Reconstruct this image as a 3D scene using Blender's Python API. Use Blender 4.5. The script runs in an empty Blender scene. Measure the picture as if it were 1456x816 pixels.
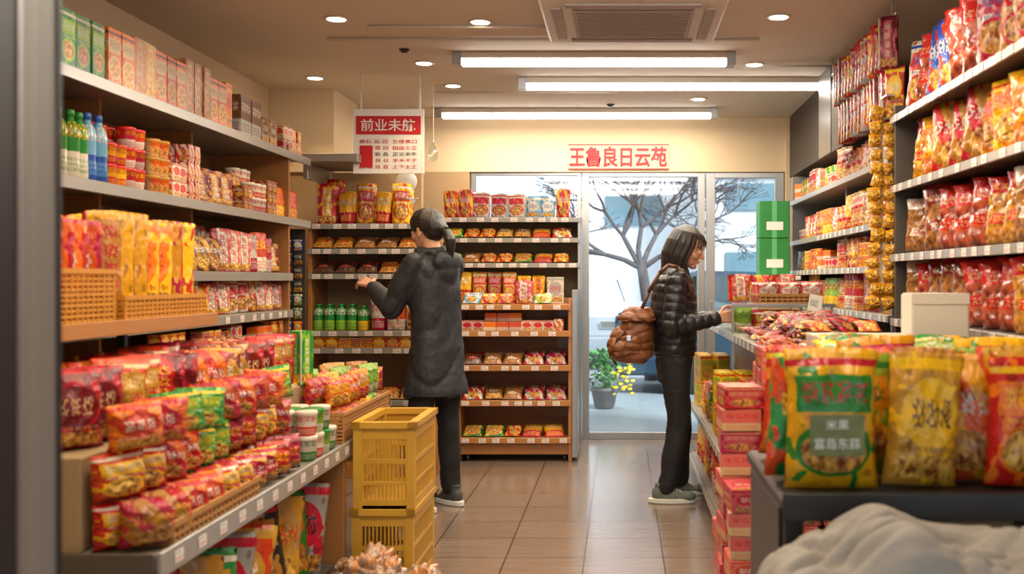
import bpy,bmesh,math,random
from mathutils import Vector,Matrix,noise,Euler
R=random.Random(7)
SC=bpy.context.scene
COL=SC.collection
CZ=1.27
def PX(px,d): return (px-882)/1500*d
def PZ(py,d): return CZ+(398-py)/1500*d
rad=math.radians
# ---------------------------------------------------------------- materials
class NG:
    def __init__(s,name):
        s.mat=bpy.data.materials.new(name); s.mat.use_nodes=True
        s.t=s.mat.node_tree; s.b=s.t.nodes['Principled BSDF']
    def n(s,ty,**k):
        nd=s.t.nodes.new(ty)
        for a,b in k.items(): setattr(nd,a,b)
        return nd
    def set(s,sock,v):
        if isinstance(v,bpy.types.NodeSocket): s.t.links.new(v,sock)
        else: sock.default_value=v
    def m(s,op,a,b=0.0):
        nd=s.n('ShaderNodeMath',operation=op); s.set(nd.inputs[0],a); s.set(nd.inputs[1],b); return nd.outputs[0]
    def mul(s,*a):
        r=a[0]
        for x in a[1:]: r=s.m('MULTIPLY',r,x)
        return r
    def mix(s,f,a,b):
        nd=s.n('ShaderNodeMix',data_type='RGBA')
        s.set(nd.inputs[0],f)
        for i,v in ((6,a),(7,b)):
            if isinstance(v,tuple): v=(*v[:3],1)
            s.set(nd.inputs[i],v)
        return nd.outputs[2]
    def vec(s,x,y,z=0.0):
        nd=s.n('ShaderNodeCombineXYZ'); s.set(nd.inputs[0],x); s.set(nd.inputs[1],y); s.set(nd.inputs[2],z); return nd.outputs[0]
    def noise(s,vec,scale,detail=2.0,dims='3D'):
        nd=s.n('ShaderNodeTexNoise',noise_dimensions=dims); s.set(nd.inputs['Vector'],vec); nd.inputs['Scale'].default_value=scale; nd.inputs['Detail'].default_value=detail
        return nd.outputs['Fac']
    def bump(s,h,strength=.3,dist=.01):
        nd=s.n('ShaderNodeBump'); nd.inputs['Strength'].default_value=strength; nd.inputs['Distance'].default_value=dist
        s.set(nd.inputs['Height'],h); s.t.links.new(nd.outputs[0],s.b.inputs['Normal'])
    def win(s,u,v,u0,u1,v0,v1):
        return s.mul(s.m('GREATER_THAN',u,u0),s.m('LESS_THAN',u,u1),s.m('GREATER_THAN',v,v0),s.m('LESS_THAN',v,v1))
    def glyph(s,u,v,u0,u1,v0,v1,n,rows,seed=0.0,th=.12):
        a=s.m('MULTIPLY',s.m('SUBTRACT',u,u0),n/(u1-u0)); b=s.m('MULTIPLY',s.m('SUBTRACT',v,v0),rows/(v1-v0))
        fa=s.m('FRACT',a); fb=s.m('FRACT',b)
        c=s.win(fa,fb,.1,.9,.12,.88)
        vo=s.n('ShaderNodeTexVoronoi',feature='DISTANCE_TO_EDGE',voronoi_dimensions='2D')
        s.set(vo.inputs['Vector'],s.vec(s.m('ADD',a,seed),s.m('ADD',b,seed*.7))); vo.inputs['Scale'].default_value=3.0
        st=s.m('LESS_THAN',vo.outputs['Distance'],th)
        return s.mul(c,st,s.win(u,v,u0,u1,v0,v1))
def simple(name,col,rough=.5,metal=0.0,var=.12,scale=8.0,bump=0.0,bscale=60.0,coat=0.0,stretch=None,trans=0.0,spec=None,bdist=.004):
    g=NG(name); tc=g.n('ShaderNodeTexCoord'); v=tc.outputs['Object']
    if stretch:
        mp=g.n('ShaderNodeMapping'); g.set(mp.inputs[0],v); mp.inputs['Scale'].default_value=stretch; v=mp.outputs[0]
    nz=g.noise(v,scale,3.0)
    c1=tuple(min(1,c*(1+var)) for c in col); c0=tuple(c*(1-var) for c in col)
    g.set(g.b.inputs['Base Color'],g.mix(nz,c0,c1))
    g.b.inputs['Roughness'].default_value=rough; g.b.inputs['Metallic'].default_value=metal
    g.b.inputs['Coat Weight'].default_value=coat
    if spec is not None: g.b.inputs['Specular IOR Level'].default_value=spec
    if bump: g.bump(g.noise(v,bscale,2.0),bump,bdist)
    return g.mat
def emis(name,col,s):
    g=NG(name); g.b.inputs['Base Color'].default_value=(*col,1); g.b.inputs['Emission Color'].default_value=(*col,1); g.b.inputs['Emission Strength'].default_value=s
    return g.mat
C=dict(red=(.56,.01,.01),dark_red=(.2,.008,.008),orange=(.78,.15,.01),yellow=(.84,.42,.01),gold=(.52,.23,.025),green=(.02,.22,.03),lime=(.26,.44,.03),
 blue=(.02,.09,.4),light_blue=(.16,.4,.6),white=(.68,.6,.48),cream=(.62,.42,.2),pink=(.66,.11,.1),brown=(.15,.05,.018),tan=(.4,.2,.06),black=(.02,.02,.02),purple=(.18,.03,.2),silver=(.38,.36,.33))
_pk={}
def pkg(b,a,t,style=0,rough=.22,crinkle=True):
    key=(b,a,t,style,rough,crinkle)
    if key in _pk: return _pk[key]
    sd=len(_pk)*1.37
    g=NG('package_print_%s_%s'%(b,a)); tc=g.n('ShaderNodeTexCoord'); sp=g.n('ShaderNodeSeparateXYZ'); g.t.links.new(tc.outputs['UV'],sp.inputs[0])
    u=g.m('FRACT',sp.outputs[0]); v=g.m('FRACT',sp.outputs[1])
    base,acc,thi=C[b],C[a],C[t]
    def food(): 
        nz=g.noise(g.vec(u,v,sd),13.0,2.0)
        nz=g.m('MULTIPLY',g.m('SUBTRACT',nz,.35),3.3)
        nd=g.m('MINIMUM',g.m('MAXIMUM',nz,0.0),1.0)
        return g.mix(nd,(.2,.05,.01),(.85,.45,.08))
    def ell(cx,cy,rx,ry):
        dx=g.m('DIVIDE',g.m('SUBTRACT',u,cx),rx); dy=g.m('DIVIDE',g.m('SUBTRACT',v,cy),ry)
        return g.m('LESS_THAN',g.m('ADD',g.mul(dx,dx),g.mul(dy,dy)),1.0)
    bz=g.noise(g.vec(u,v,sd+4),5.0,1.5)
    col=g.mix(g.m('GREATER_THAN',bz,.6),base,acc)
    col=g.mix(g.m('LESS_THAN',bz,.36),col,tuple(x*.55 for x in base))
    if style==0:
        col=g.mix(ell(.5,.3,.42,.21),col,acc); col=g.mix(ell(.5,.29,.36,.17),col,food())
        col=g.mix(g.win(u,v,.08,.92,.56,.82),col,acc); col=g.mix(g.glyph(u,v,.12,.88,.6,.8,4,1,sd),col,thi)
        col=g.mix(g.win(u,v,0,1,.88,.93),col,thi); col=g.mix(g.glyph(u,v,.15,.85,.5,.55,9,1,sd),col,thi)
    elif style==1:
        col=g.mix(ell(.5,.56,.4,.26),col,acc); col=g.mix(g.glyph(u,v,.2,.8,.42,.7,3,1,sd,.14),col,thi)
        col=g.mix(g.win(u,v,0,1,.88,.96),col,acc); col=g.mix(g.win(u,v,.1,.9,.06,.24),col,food())
        col=g.mix(g.glyph(u,v,.1,.9,.26,.32,8,1,sd),col,thi)
    elif style==2:
        w=g.m('FRACT',g.m('MULTIPLY',g.m('ADD',u,g.m('MULTIPLY',v,.8)),1.6))
        col=g.mix(g.m('LESS_THAN',w,.42),col,acc)
        col=g.mix(g.glyph(u,v,.1,.9,.5,.74,4,1,sd,.15),col,thi); col=g.mix(ell(.55,.25,.3,.17),col,food())
    elif style==3:
        col=g.mix(g.win(u,v,.0,1,.0,.38),base,acc)
        col=g.mix(g.glyph(u,v,.08,.92,.55,.85,4,1,sd,.14),col,thi); col=g.mix(g.glyph(u,v,.08,.92,.08,.3,9,3,sd,.16),col,base)
    elif style==4:   # vertical lettering
        col=g.mix(g.win(u,v,.3,.7,.08,.92),col,acc); col=g.mix(g.glyph(u,v,.34,.66,.2,.88,1,4,sd,.15),col,thi)
        col=g.mix(g.m('LESS_THAN',u,.08),col,thi); col=g.mix(g.win(u,v,.08,.92,.05,.2),col,food())
    oi=g.n('ShaderNodeObjectInfo')
    hs=g.n('ShaderNodeHueSaturation'); g.set(hs.inputs['Color'],col)
    g.set(hs.inputs['Value'],g.m('ADD',g.m('MULTIPLY',oi.outputs['Random'],.5),.64)); g.set(hs.inputs['Hue'],g.m('ADD',g.m('MULTIPLY',oi.outputs['Random'],.03),.485))
    g.t.links.new(hs.outputs[0],g.b.inputs['Base Color'])
    g.b.inputs['Roughness'].default_value=rough
    if crinkle: g.bump(g.noise(tc.outputs['UV'],7.0,4.0),.9,.014)
    _pk[key]=g.mat; return g.mat
def clearsnack(name,c0,c1,lab,thi,scale=9.0,labv=.66,obj=False):
    g=NG(name); tc=g.n('ShaderNodeTexCoord'); sp=g.n('ShaderNodeSeparateXYZ'); g.t.links.new(tc.outputs['UV'],sp.inputs[0])
    u=g.m('FRACT',sp.outputs[0]); v=g.m('FRACT',sp.outputs[1])
    vo=g.n('ShaderNodeTexVoronoi',voronoi_dimensions='3D' if obj else '2D'); g.set(vo.inputs['Vector'],tc.outputs['Object'] if obj else g.vec(u,v)); vo.inputs['Scale'].default_value=scale
    d=g.m('MINIMUM',g.m('MULTIPLY',vo.outputs['Distance'],1.6),1.0)
    cc=lambda q: C[q] if isinstance(q,str) else q
    col=g.mix(d,cc(c1),cc(c0))
    if not obj:
        col=g.mix(g.win(u,v,0,1,labv,1),col,C[lab]); col=g.mix(g.glyph(u,v,.15,.85,labv+.03,labv+.16,4,1,2.0),col,C[thi])
        col=g.mix(g.win(u,v,.25,.75,.3,.45),col,C[lab]); col=g.mix(g.glyph(u,v,.28,.72,.31,.44,3,1,5.0),col,C[thi])
    else: col=g.mix(g.m('MINIMUM',g.m('MULTIPLY',g.m('MAXIMUM',g.m('SUBTRACT',g.noise(tc.outputs['Object'],14.0,3.0),.42),0.0),5.0),.7),col,(.36,.31,.25))  # whitish patches painted into the colour as highlights on the plastic
    g.t.links.new(col,g.b.inputs['Base Color']); g.b.inputs['Roughness'].default_value=.22; g.b.inputs['Coat Weight'].default_value=.7; g.b.inputs['Coat Roughness'].default_value=.1
    g.bump(g.noise(tc.outputs['Object'] if obj else tc.outputs['UV'],30.0 if obj else 7.0,4.0),.8,.012)
    return g.mat
def glassmat(name,tint=(.95,.98,1),refl=.08):
    g=NG(name); t=g.t
    tr=g.n('ShaderNodeBsdfTransparent'); tr.inputs[0].default_value=(*tint,1)
    gl=g.n('ShaderNodeBsdfGlossy'); gl.inputs['Roughness'].default_value=.03
    mx=g.n('ShaderNodeMixShader'); mx.inputs[0].default_value=refl
    t.links.new(tr.outputs[0],mx.inputs[1]); t.links.new(gl.outputs[0],mx.inputs[2])
    out=[n for n in t.nodes if n.type=='OUTPUT_MATERIAL'][0]; t.links.new(mx.outputs[0],out.inputs[0])
    return g.mat
M={}
M['wall']=simple('cream_wall_paint',(.66,.51,.32),.8,var=.04,scale=2)
M['wallbrown']=simple('tan_wall_panel',(.38,.25,.13),.7,var=.06,scale=2)
M['ceil']=simple('ceiling_paint',(.62,.54,.44),.85,var=.03,scale=1.5)
M['dark']=simple('dark_wall_panel',(.04,.03,.024),.5,var=.3,scale=12)
M['alu']=simple('aluminium',(.4,.4,.4),.35,.8,var=.05,stretch=(1,1,.1))
M['aludark']=simple('dark_anodised_metal',(.03,.03,.032),.4,.5,var=.1)
M['bronze']=simple('bronze_grey_metal',(.2,.175,.15),.45,.1,var=.3,scale=3,stretch=(1,14,.05))
M['shelfmetal']=simple('grey_shelf_metal',(.28,.25,.215),.45,.3,var=.06)
M['shelfdark']=simple('dark_grey_shelf_metal',(.1,.085,.07),.45,.3,var=.06)
M['rail']=simple('price_rail_plastic',(.32,.3,.27),.3,.2,var=.05)
M['railwood']=simple('orange_wood_edge',(.42,.18,.05),.4,var=.12,stretch=(1,1,8))
M['wood']=simple('orange_wood',(.36,.15,.04),.45,var=.2,scale=5,stretch=(1,1,.15),coat=.2)
M['cream']=simple('cream_panel',(.36,.25,.125),.6,var=.05)
M['black']=simple('black_laminate',(.02,.018,.018),.35,var=.2)
M['basket']=simple('orange_woven_plastic',(.55,.23,.02),.45,var=.15,scale=40)
M['wicker']=simple('tan_wicker',(.42,.2,.06),.6,var=.25,scale=60)
M['crate']=simple('yellow_ochre_crate_plastic',(.56,.31,.03),.45,var=.18,scale=6)
M['white']=simple('white_plastic',(.65,.62,.57),.4,var=.03)
M['acwhite']=simple('white_air_conditioner_plastic',(.62,.55,.46),.5,var=.03)
M['acdark']=simple('grey_grille',(.36,.31,.26),.6,var=.05)
M['tube']=emis('fluorescent_tube_glow',(1,.98,.94),12)
M['down']=emis('downlight_glow',(1,.88,.68),12)
M['chrome']=simple('chrome',(.7,.68,.65),.2,.9,var=.03)
M['redpaint']=simple('red_sign_print',(.5,.008,.012),.5,var=.05)
M['darkred']=simple('dark_red_sign_print',(.4,.004,.008),.5,var=.05)
M['paper']=simple('white_sign_board',(.74,.7,.64),.5,var=.03)
M['pinkpaper']=simple('pale_red_banner',(.66,.36,.28),.6,var=.06)
M['glass']=glassmat('clear_glass',(.98,.99,1),.04)
M['caseglass']=glassmat('display_case_glass',(.93,.96,.95),.12)
M['skin']=simple('skin',(.55,.28,.17),.5,var=.05,scale=20)
M['skin'].node_tree.nodes['Principled BSDF'].inputs['Subsurface Weight'].default_value=.08
M['lip']=simple('lip_skin',(.45,.14,.11),.45,var=.05)
M['hair']=simple('dark_brown_hair',(.014,.009,.007),.4,var=.6,scale=1,bump=.9,bscale=1.0,stretch=(160,160,10),bdist=.003)
M['jacket']=simple('charcoal_jacket_cloth',(.016,.0175,.023),.62,var=.25,scale=5,bump=.5,bscale=22,bdist=.014)
M['puffer']=simple('black_quilted_nylon',(.013,.013,.017),.38,var=.2,scale=12,bump=.5,bscale=30,bdist=.006)
M['trouser']=simple('black_trouser_cloth',(.009,.009,.011),.75,var=.2,bump=.3,bscale=30,bdist=.008)
M['shoe']=simple('dark_grey_shoe_mesh',(.05,.055,.055),.7,var=.3,scale=40)
M['shoeg']=simple('grey_green_shoe_mesh',(.12,.14,.12),.7,var=.4,scale=40)
M['sole']=simple('white_rubber_sole',(.65,.66,.6),.5,var=.05)
M['leather']=simple('tan_brown_leather',(.2,.068,.022),.5,var=.4,scale=9,bump=.9,bscale=15,bdist=.02)
M['strap']=simple('dark_brown_strap',(.1,.035,.012),.5,var=.2)
M['eye']=simple('eye_white',(.6,.56,.52),.2,var=.01)
M['iris']=simple('dark_iris',(.02,.01,.006),.1,var=.01)
M['cloth']=simple('grey_beige_cloth',(.27,.235,.2),.8,var=.15,scale=6,bump=.5,bscale=22,bdist=.01)
M['tree']=simple('grey_brown_bark',(.09,.08,.08),.9,var=.35,scale=20)
M['pot']=simple('dark_grey_pot',(.12,.12,.12),.7)
M['leaf']=simple('green_leaves',(.06,.25,.03),.5,var=.4,scale=30)
M['flower']=simple('yellow_flower_petals',(.9,.7,.02),.5)
M['carwhite']=simple('pale_blue_grey_car_paint',(.5,.56,.6),.2,var=.02,coat=.8)
M['carblue']=simple('dark_blue_car_paint',(.012,.045,.075),.25,var=.05,coat=.8)
M['carglass']=simple('dark_car_glass',(.05,.08,.09),.08,var=.05)
M['rubber']=simple('black_rubber',(.015,.015,.015),.8)
M['facade']=simple('pale_building_facade',(.8,.83,.85),.8,var=.04,scale=1)
M['facade2']=simple('grey_concrete_facade',(.55,.6,.62),.8,var=.06,scale=1)
M['facwin']=simple('blue_grey_window_glass',(.14,.25,.3),.3,var=.3,scale=1)
M['pave']=simple('grey_pavement',(.22,.27,.29),.6,var=.15,scale=3)
M['road']=simple('asphalt',(.3,.34,.36),.85,var=.1,scale=5)
def tagmat():
    g=NG('printed_price_tag'); tc=g.n('ShaderNodeTexCoord'); sp=g.n('ShaderNodeSeparateXYZ'); g.t.links.new(tc.outputs['UV'],sp.inputs[0])
    u,v=sp.outputs[0],sp.outputs[1]
    c=g.mix(g.glyph(u,v,.1,.9,.1,.55,4,1,1.0,.15),(.75,.72,.65),(.5,.03,.02)); c=g.mix(g.glyph(u,v,.1,.7,.65,.9,6,1,3.0,.15),c,(.05,.05,.05))
    g.t.links.new(c,g.b.inputs['Base Color']); g.b.inputs['Roughness'].default_value=.4
    return g.mat
M['tag']=tagmat()
def floormat():
    g=NG('brown_ceramic_floor_tiles'); tc=g.n('ShaderNodeTexCoord'); mp=g.n('ShaderNodeMapping'); g.t.links.new(tc.outputs['Object'],mp.inputs[0])
    mp.inputs['Location'].default_value=(.164+XLC,.1,0)
    br=g.n('ShaderNodeTexBrick'); br.offset=0; br.inputs['Scale'].default_value=1; br.inputs['Brick Width'].default_value=.36; br.inputs['Row Height'].default_value=.36
    br.inputs['Mortar Size'].default_value=.0035; br.inputs['Mortar Smooth'].default_value=.1
    g.t.links.new(mp.outputs[0],br.inputs['Vector'])
    br.inputs['Color1'].default_value=(.245,.18,.14,1); br.inputs['Color2'].default_value=(.215,.158,.122,1); br.inputs['Mortar'].default_value=(.05,.035,.028,1)
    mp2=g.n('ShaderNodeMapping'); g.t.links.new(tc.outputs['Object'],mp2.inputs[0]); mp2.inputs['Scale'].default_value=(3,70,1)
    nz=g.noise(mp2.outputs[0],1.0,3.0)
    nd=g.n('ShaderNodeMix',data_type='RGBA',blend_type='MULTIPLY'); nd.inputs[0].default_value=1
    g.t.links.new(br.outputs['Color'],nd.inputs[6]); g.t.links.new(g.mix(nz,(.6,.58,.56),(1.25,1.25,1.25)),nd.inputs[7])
    g.t.links.new(nd.outputs[2],g.b.inputs['Base Color'])
    g.b.inputs['Roughness'].default_value=.2; g.b.inputs['Coat Weight'].default_value=.35; g.b.inputs['Coat Roughness'].default_value=.15
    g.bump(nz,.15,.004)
    return g.mat
XLC=(-2.48+1.86)/2
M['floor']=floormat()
# ---------------------------------------------------------------- helpers
def finish(o,label=None,category=None,group=None,kind=None):
    if label: o['label']=label
    if category: o['category']=category
    if group: o['group']=group
    if kind: o['kind']=kind
    return o
def par(c,root):
    c.parent=root; c.matrix_parent_inverse=root.matrix_basis.inverted(); return c
def link(name,data,M4=None,parent=None,**k):
    o=bpy.data.objects.new(name,data); COL.objects.link(o)
    if M4 is not None: o.matrix_basis=M4
    if parent: par(o,parent)
    return finish(o,**k)
def empty(name,loc=(0,0,0),rotz=0,**k):
    o=bpy.data.objects.new(name,None); COL.objects.link(o); o.empty_display_size=.1
    o.location=loc; o.rotation_euler=(0,0,rotz); return finish(o,**k)
def boxuv(bm):
    uv=bm.loops.layers.uv.verify()
    vs=[v.co for v in bm.verts]
    mn=[min(v[i] for v in vs) for i in range(3)]; mx=[max(v[i] for v in vs) for i in range(3)]
    dd=[max(1e-5,mx[i]-mn[i]) for i in range(3)]
    for f in bm.faces:
        n=f.normal; a=[abs(x) for x in n]; k=a.index(max(a))
        for l in f.loops:
            c=[(l.vert.co[i]-mn[i])/dd[i]*.996+.002 for i in range(3)]
            if k==1: l[uv].uv=(c[0],c[2]) if n.y<0 else (1-c[0],c[2])
            elif k==0: l[uv].uv=(c[1],c[2]) if n.x>0 else (1-c[1],c[2])
            else: l[uv].uv=(c[0],c[1])
def tomesh(bm,name,mats,smooth=False):
    me=bpy.data.meshes.new(name); bm.normal_update(); bm.to_mesh(me); bm.free()
    for m in (mats if isinstance(mats,(list,tuple)) else [mats]): me.materials.append(m)
    if smooth: me.shade_smooth()
    return me
def boxmesh(name,sx,sy,sz,mat,bev=.002,z0=None,uv=False):
    bm=bmesh.new(); bmesh.ops.create_cube(bm,size=1,matrix=Matrix.Diagonal((sx,sy,sz,1)))
    if z0 is not None: bmesh.ops.translate(bm,verts=bm.verts,vec=(0,0,z0+sz/2))
    if bev: bmesh.ops.bevel(bm,geom=bm.edges[:],offset=min(bev,sx*.3,sy*.3,sz*.3),segments=1,affect='EDGES')
    bm.normal_update()
    if uv: boxuv(bm)
    return tomesh(bm,name,mat)
def cub(name,x0,x1,y0,y1,z0,z1,mat,bev=.002,parent=None,**k):
    me=boxmesh(name,abs(x1-x0),abs(y1-y0),abs(z1-z0),mat,bev)
    return link(name,me,Matrix.Translation(((x0+x1)/2,(y0+y1)/2,(z0+z1)/2)),parent,**k)
def barsmesh(name,L,mat,bev=0):
    bm=bmesh.new()
    for (x0,x1,y0,y1,z0,z1) in L:
        r=bmesh.ops.create_cube(bm,size=1,matrix=Matrix.Translation(((x0+x1)/2,(y0+y1)/2,(z0+z1)/2))@Matrix.Diagonal((x1-x0,y1-y0,z1-z0,1)))
    return tomesh(bm,name,mat)
def lathe(name,prof,mats,n=20,matf=None,smooth=True,urep=2):
    bm=bmesh.new(); uv=bm.loops.layers.uv.verify(); h=max(p[1] for p in prof) or 1.0
    rings=[[bm.verts.new((r*math.sin(2*math.pi*i/n),-r*math.cos(2*math.pi*i/n),z)) for i in range(n)] for r,z in prof]
    for j in range(len(prof)-1):
        for i in range(n):
            k=(i+1)%n
            try: f=bm.faces.new((rings[j][i],rings[j][k],rings[j+1][k],rings[j+1][i]))
            except ValueError: continue
            for l,(a,b) in zip(f.loops,((i,j),(i+1,j),(i+1,j+1),(i,j+1))): l[uv].uv=(a/n*urep+.5,prof[b][1]/h*.99)
            if matf: f.material_index=matf((prof[j][1]+prof[j+1][1])/2/h)
    bm.faces.new(rings[0][::-1]); f=bm.faces.new(rings[-1])
    if matf: f.material_index=matf(1.0)
    me=tomesh(bm,name,mats,False)
    if smooth: me.shade_smooth()
    return me
def text(body,w,h,M4,mat,parent,name='lettering',bold=.012):
    cu=bpy.data.curves.new(name,'FONT'); cu.body=body; cu.size=1; cu.align_x='CENTER'; cu.align_y='CENTER'; cu.resolution_u=3; cu.offset=bold
    o=bpy.data.objects.new(name,cu); COL.objects.link(o)
    dg=bpy.context.evaluated_depsgraph_get(); me=bpy.data.meshes.new_from_object(o.evaluated_get(dg)); bpy.data.objects.remove(o)
    if not me.vertices: return None
    xs=[v.co.x for v in me.vertices]; ys=[v.co.y for v in me.vertices]
    cx=(min(xs)+max(xs))/2; cy=(min(ys)+max(ys))/2; sx=w/(max(xs)-min(xs)); sy=h/(max(ys)-min(ys))
    for v in me.vertices: v.co=Vector(((v.co.x-cx)*sx,(v.co.y-cy)*sy,0))
    me.materials.clear(); me.materials.append(mat); me.name=name
    return link(name,me,M4,parent)
FRONT=Matrix.Rotation(rad(90),4,'X')   # text plane facing -Y
# ---------------------------------------------------------------- room shell
XL,XR,YB,YF,ZC=-2.38,1.76,8.39,1.45,2.56
def st(name,*a,**k): return cub(name,*a,bev=0,kind='structure',**k)
st('floor',XL-.1,XR+.1,YF-.1,YB+.12,-.1,0,M['floor'])
st('ceiling',XL-.1,XR+.1,YF-.1,YB+.1,ZC,ZC+.1,M['ceil'])
st('wall_left',XL-.1,XL,YF,YB,0,ZC,M['wall'])
st('wall_right',XR,XR+.1,YF,YB,0,ZC,M['cream'])
st('wall_back',XL,XR,YB,YB+.1,2.13,ZC,M['wall'])
st('wall_back_left',XL,-1.2,YB,YB+.1,0,2.13,M['wallbrown'])
st('wall_back_right',1.31,XR,YB,YB+.1,0,2.13,M['cream'])
st('wall_inner',XL,-1.35,7.16,7.24,0,2.0,M['wallbrown'])
st('wall_pillar',XL,-1.94,7.14,7.8,2.0,ZC,M['wall'])
st('wall_front_left',XL-.1,-.97,YF,YF+.12,0,ZC,M['wall'])
st('wall_front_right',1.5,XR+.1,YF,YF+.12,0,ZC,M['wall'])
st('wall_front_header',-.97,1.5,YF,YF+.12,2.3,ZC,M['wall'])
st('unseen_sun_shield',-3.5,4.5,-2.2,YF-.11,2.42,2.5,M['ceil'])  # unseen slab added outside the entrance to block sun and skylight
st('wall_soffit',1.34,XR,6.35,YB,2.08,ZC,M['dark'])
st('trim_1',-.97,-.838,1.38,1.466,0,2.3,M['aludark'])
st('trim_2',-.97,-.836,1.466,1.474,0,2.3,M['alu'])
st('trim_3',-.97,-.837,1.474,1.566,0,2.3,M['bronze'])
st('trim_4',-.97,-.834,1.566,1.576,0,2.3,M['aludark'])
st('trim_5',1.31,1.41,YB-.05,YB-.001,0,ZC,M['wall'])
# storefront frames + glass
def framed(name,x0,x1,z0,z1,y,fw,mat):
    root=empty(name,((x0+x1)/2,y,z0),kind='structure')
    cub('frame',x0,x0+fw,y-.03,y+.03,z0,z1,mat,parent=root); cub('frame',x1-fw,x1,y-.03,y+.03,z0,z1,mat,parent=root)
    cub('frame',x0+fw,x1-fw,y-.03,y+.03,z0,z0+fw,mat,parent=root); cub('frame',x0+fw,x1-fw,y-.03,y+.03,z1-fw*.6,z1,mat,parent=root)
    cub('glass_pane',x0+fw,x1-fw,y-.004,y+.004,z0+fw,z1-fw*.6,M['glass'],bev=0,parent=root)
    return root
framed('window_1',-1.19,-.31,.0,2.125,YB+.05,.035,M['alu'])
d=framed('door_1',-.305,.675,.0,2.125,YB+.05,.055,M['alu'])
cub('handle',.575,.6,YB-.06,YB-.03,.9,1.3,M['aludark'],parent=d)
framed('window_2',.685,1.305,.0,2.125,YB+.05,.07,M['alu'])
# ceiling fittings
def tube(px0,px1,y,w=.09,e=26):
    x0,x1=PX(px0,y),PX(px1,y)
    root=empty('fluorescent_ceiling_lamp',((x0+x1)/2,y,ZC),label='white linear fluorescent lamp fixed under the ceiling',category='ceiling lamp',group='ceiling tube lamps')
    cub('housing',x0,x1,y-w/2,y+w/2,ZC-.035,ZC-.001,M['acwhite'],parent=root)
    cub('end_cap',x0-.02,x0+.03,y-w/2-.004,y+w/2+.004,ZC-.075,ZC-.001,M['alu'],parent=root); cub('end_cap',x1-.03,x1+.02,y-w/2-.004,y+w/2+.004,ZC-.075,ZC-.001,M['alu'],parent=root)
    me=lathe('tube',[(.001,0),(.02,.003),(.022,.01),(.022,x1-x0-.07),(.02,x1-x0-.063),(.001,x1-x0-.06)],M['tube'],12)
    link('tube',me,Matrix.Translation((x0+.03,y,ZC-.056))@Matrix.Rotation(rad(90),4,'Y'),root)
    L=bpy.data.lights.new('tube_light','AREA'); L.shape='RECTANGLE'; L.size=x1-x0-.1; L.size_y=.05; L.energy=e*(x1-x0)/1.7; L.color=(1,.86,.66)
    link('tube_light',L,Matrix.Translation(((x0+x1)/2,y,ZC-.085)),root)
tube(650,1040,6.0); tube(742,1183,6.75); tube(624,1016,7.95)
for y,e in ((4.1,25),(3.0,21),(2.1,13)):  # extra tubes out of view, added to light the near foreground
    x0,x1=-.95,.85
    tube(882+x0*1500/y,882+x1*1500/y,y,e=e)
def downl(x,y,e=14):
    root=empty('recessed_downlight',(x,y,ZC),label='small round recessed downlight with glowing lens in the ceiling',category='downlight',group='recessed ceiling downlights')
    link('trim_ring',lathe('trim_ring',[(.055,-.006),(.062,-.006),(.062,.0),(.055,.0)],M['acwhite'],24,urep=1),Matrix.Translation((x,y,ZC-.001)),root)
    link('lens',lathe('lens',[(.001,-.007),(.046,-.007),(.05,-.002),(.001,-.001)],M['down'],24,urep=1),Matrix.Translation((x,y,ZC-.001)),root)
    L=bpy.data.lights.new('downlight_lamp','SPOT'); L.energy=e; L.spot_size=rad(110); L.spot_blend=.6; L.color=(1,.74,.44); L.shadow_soft_size=.04
    link('lamp',L,Matrix.Translation((x,y,ZC-.03)),root)
for (px,y) in ((683,5.26),(1107,5.16),(603,6.26),(448,6.72),(644,6.99),(993,7.5)): downl(PX(px,y),y,18)
for (x,y) in ((-1.4,5.2),(-1.4,4.2),(-1.35,3.1),(.95,4.0),(.9,2.9),(-1.2,2.2),(.8,6.3)): downl(x,y,26)
for px,y in ((575,5.9),(868,7.75)):
    link('ceiling_sensor',lathe('ceiling_sensor',[(.001,-.02),(.018,-.018),(.026,-.008),(.03,-.006),(.03,0)],M['black'],16),Matrix.Translation((PX(px,y),y,ZC-.001)),label='small dark round sensor on the ceiling',category='ceiling sensor')
for (a,b,y) in ((522,785,5.33),(465,1080,5.6),(620,880,7.2),(1090,1190,6.3)):
    x0,x1=PX(a,y),PX(b,y)
    me=lathe('ceiling_conduit',[(.001,0),(.008,.001),(.008,x1-x0-.001),(.001,x1-x0)],M['acwhite'],8)
    link('ceiling_conduit',me,Matrix.Translation((x0,y,ZC-.012))@Matrix.Rotation(rad(90),4,'Y'),label='thin painted cable conduit running along the ceiling',category='conduit')
# AC
ac=empty('air_conditioner_cassette',(.06,5.1,ZC),label='off-white ceiling cassette air conditioner with louvred grille',category='air conditioner')
cub('panel',-.37,.49,4.66,5.52,ZC-.05,ZC-.001,M['acwhite'],bev=.02,parent=ac)
L=[(-.2,.32,4.84+i*.035,4.855+i*.035,ZC-.062,ZC-.052) for i in range(15)]+[(-.22,-.2,4.83,5.36,ZC-.064,ZC-.051),(.32,.34,4.83,5.36,ZC-.064,ZC-.051)]
link('grille',barsmesh('grille',L,M['acdark']),None,ac)
for (a,b,c,e) in ((-.25,.37,5.41,5.46),(-.25,.37,4.73,4.78),(-.32,-.27,4.8,5.4),(.39,.44,4.8,5.4)): cub('louvre_vane',a,b,c,e,ZC-.06,ZC-.0495,M['acdark'],parent=ac)
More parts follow.
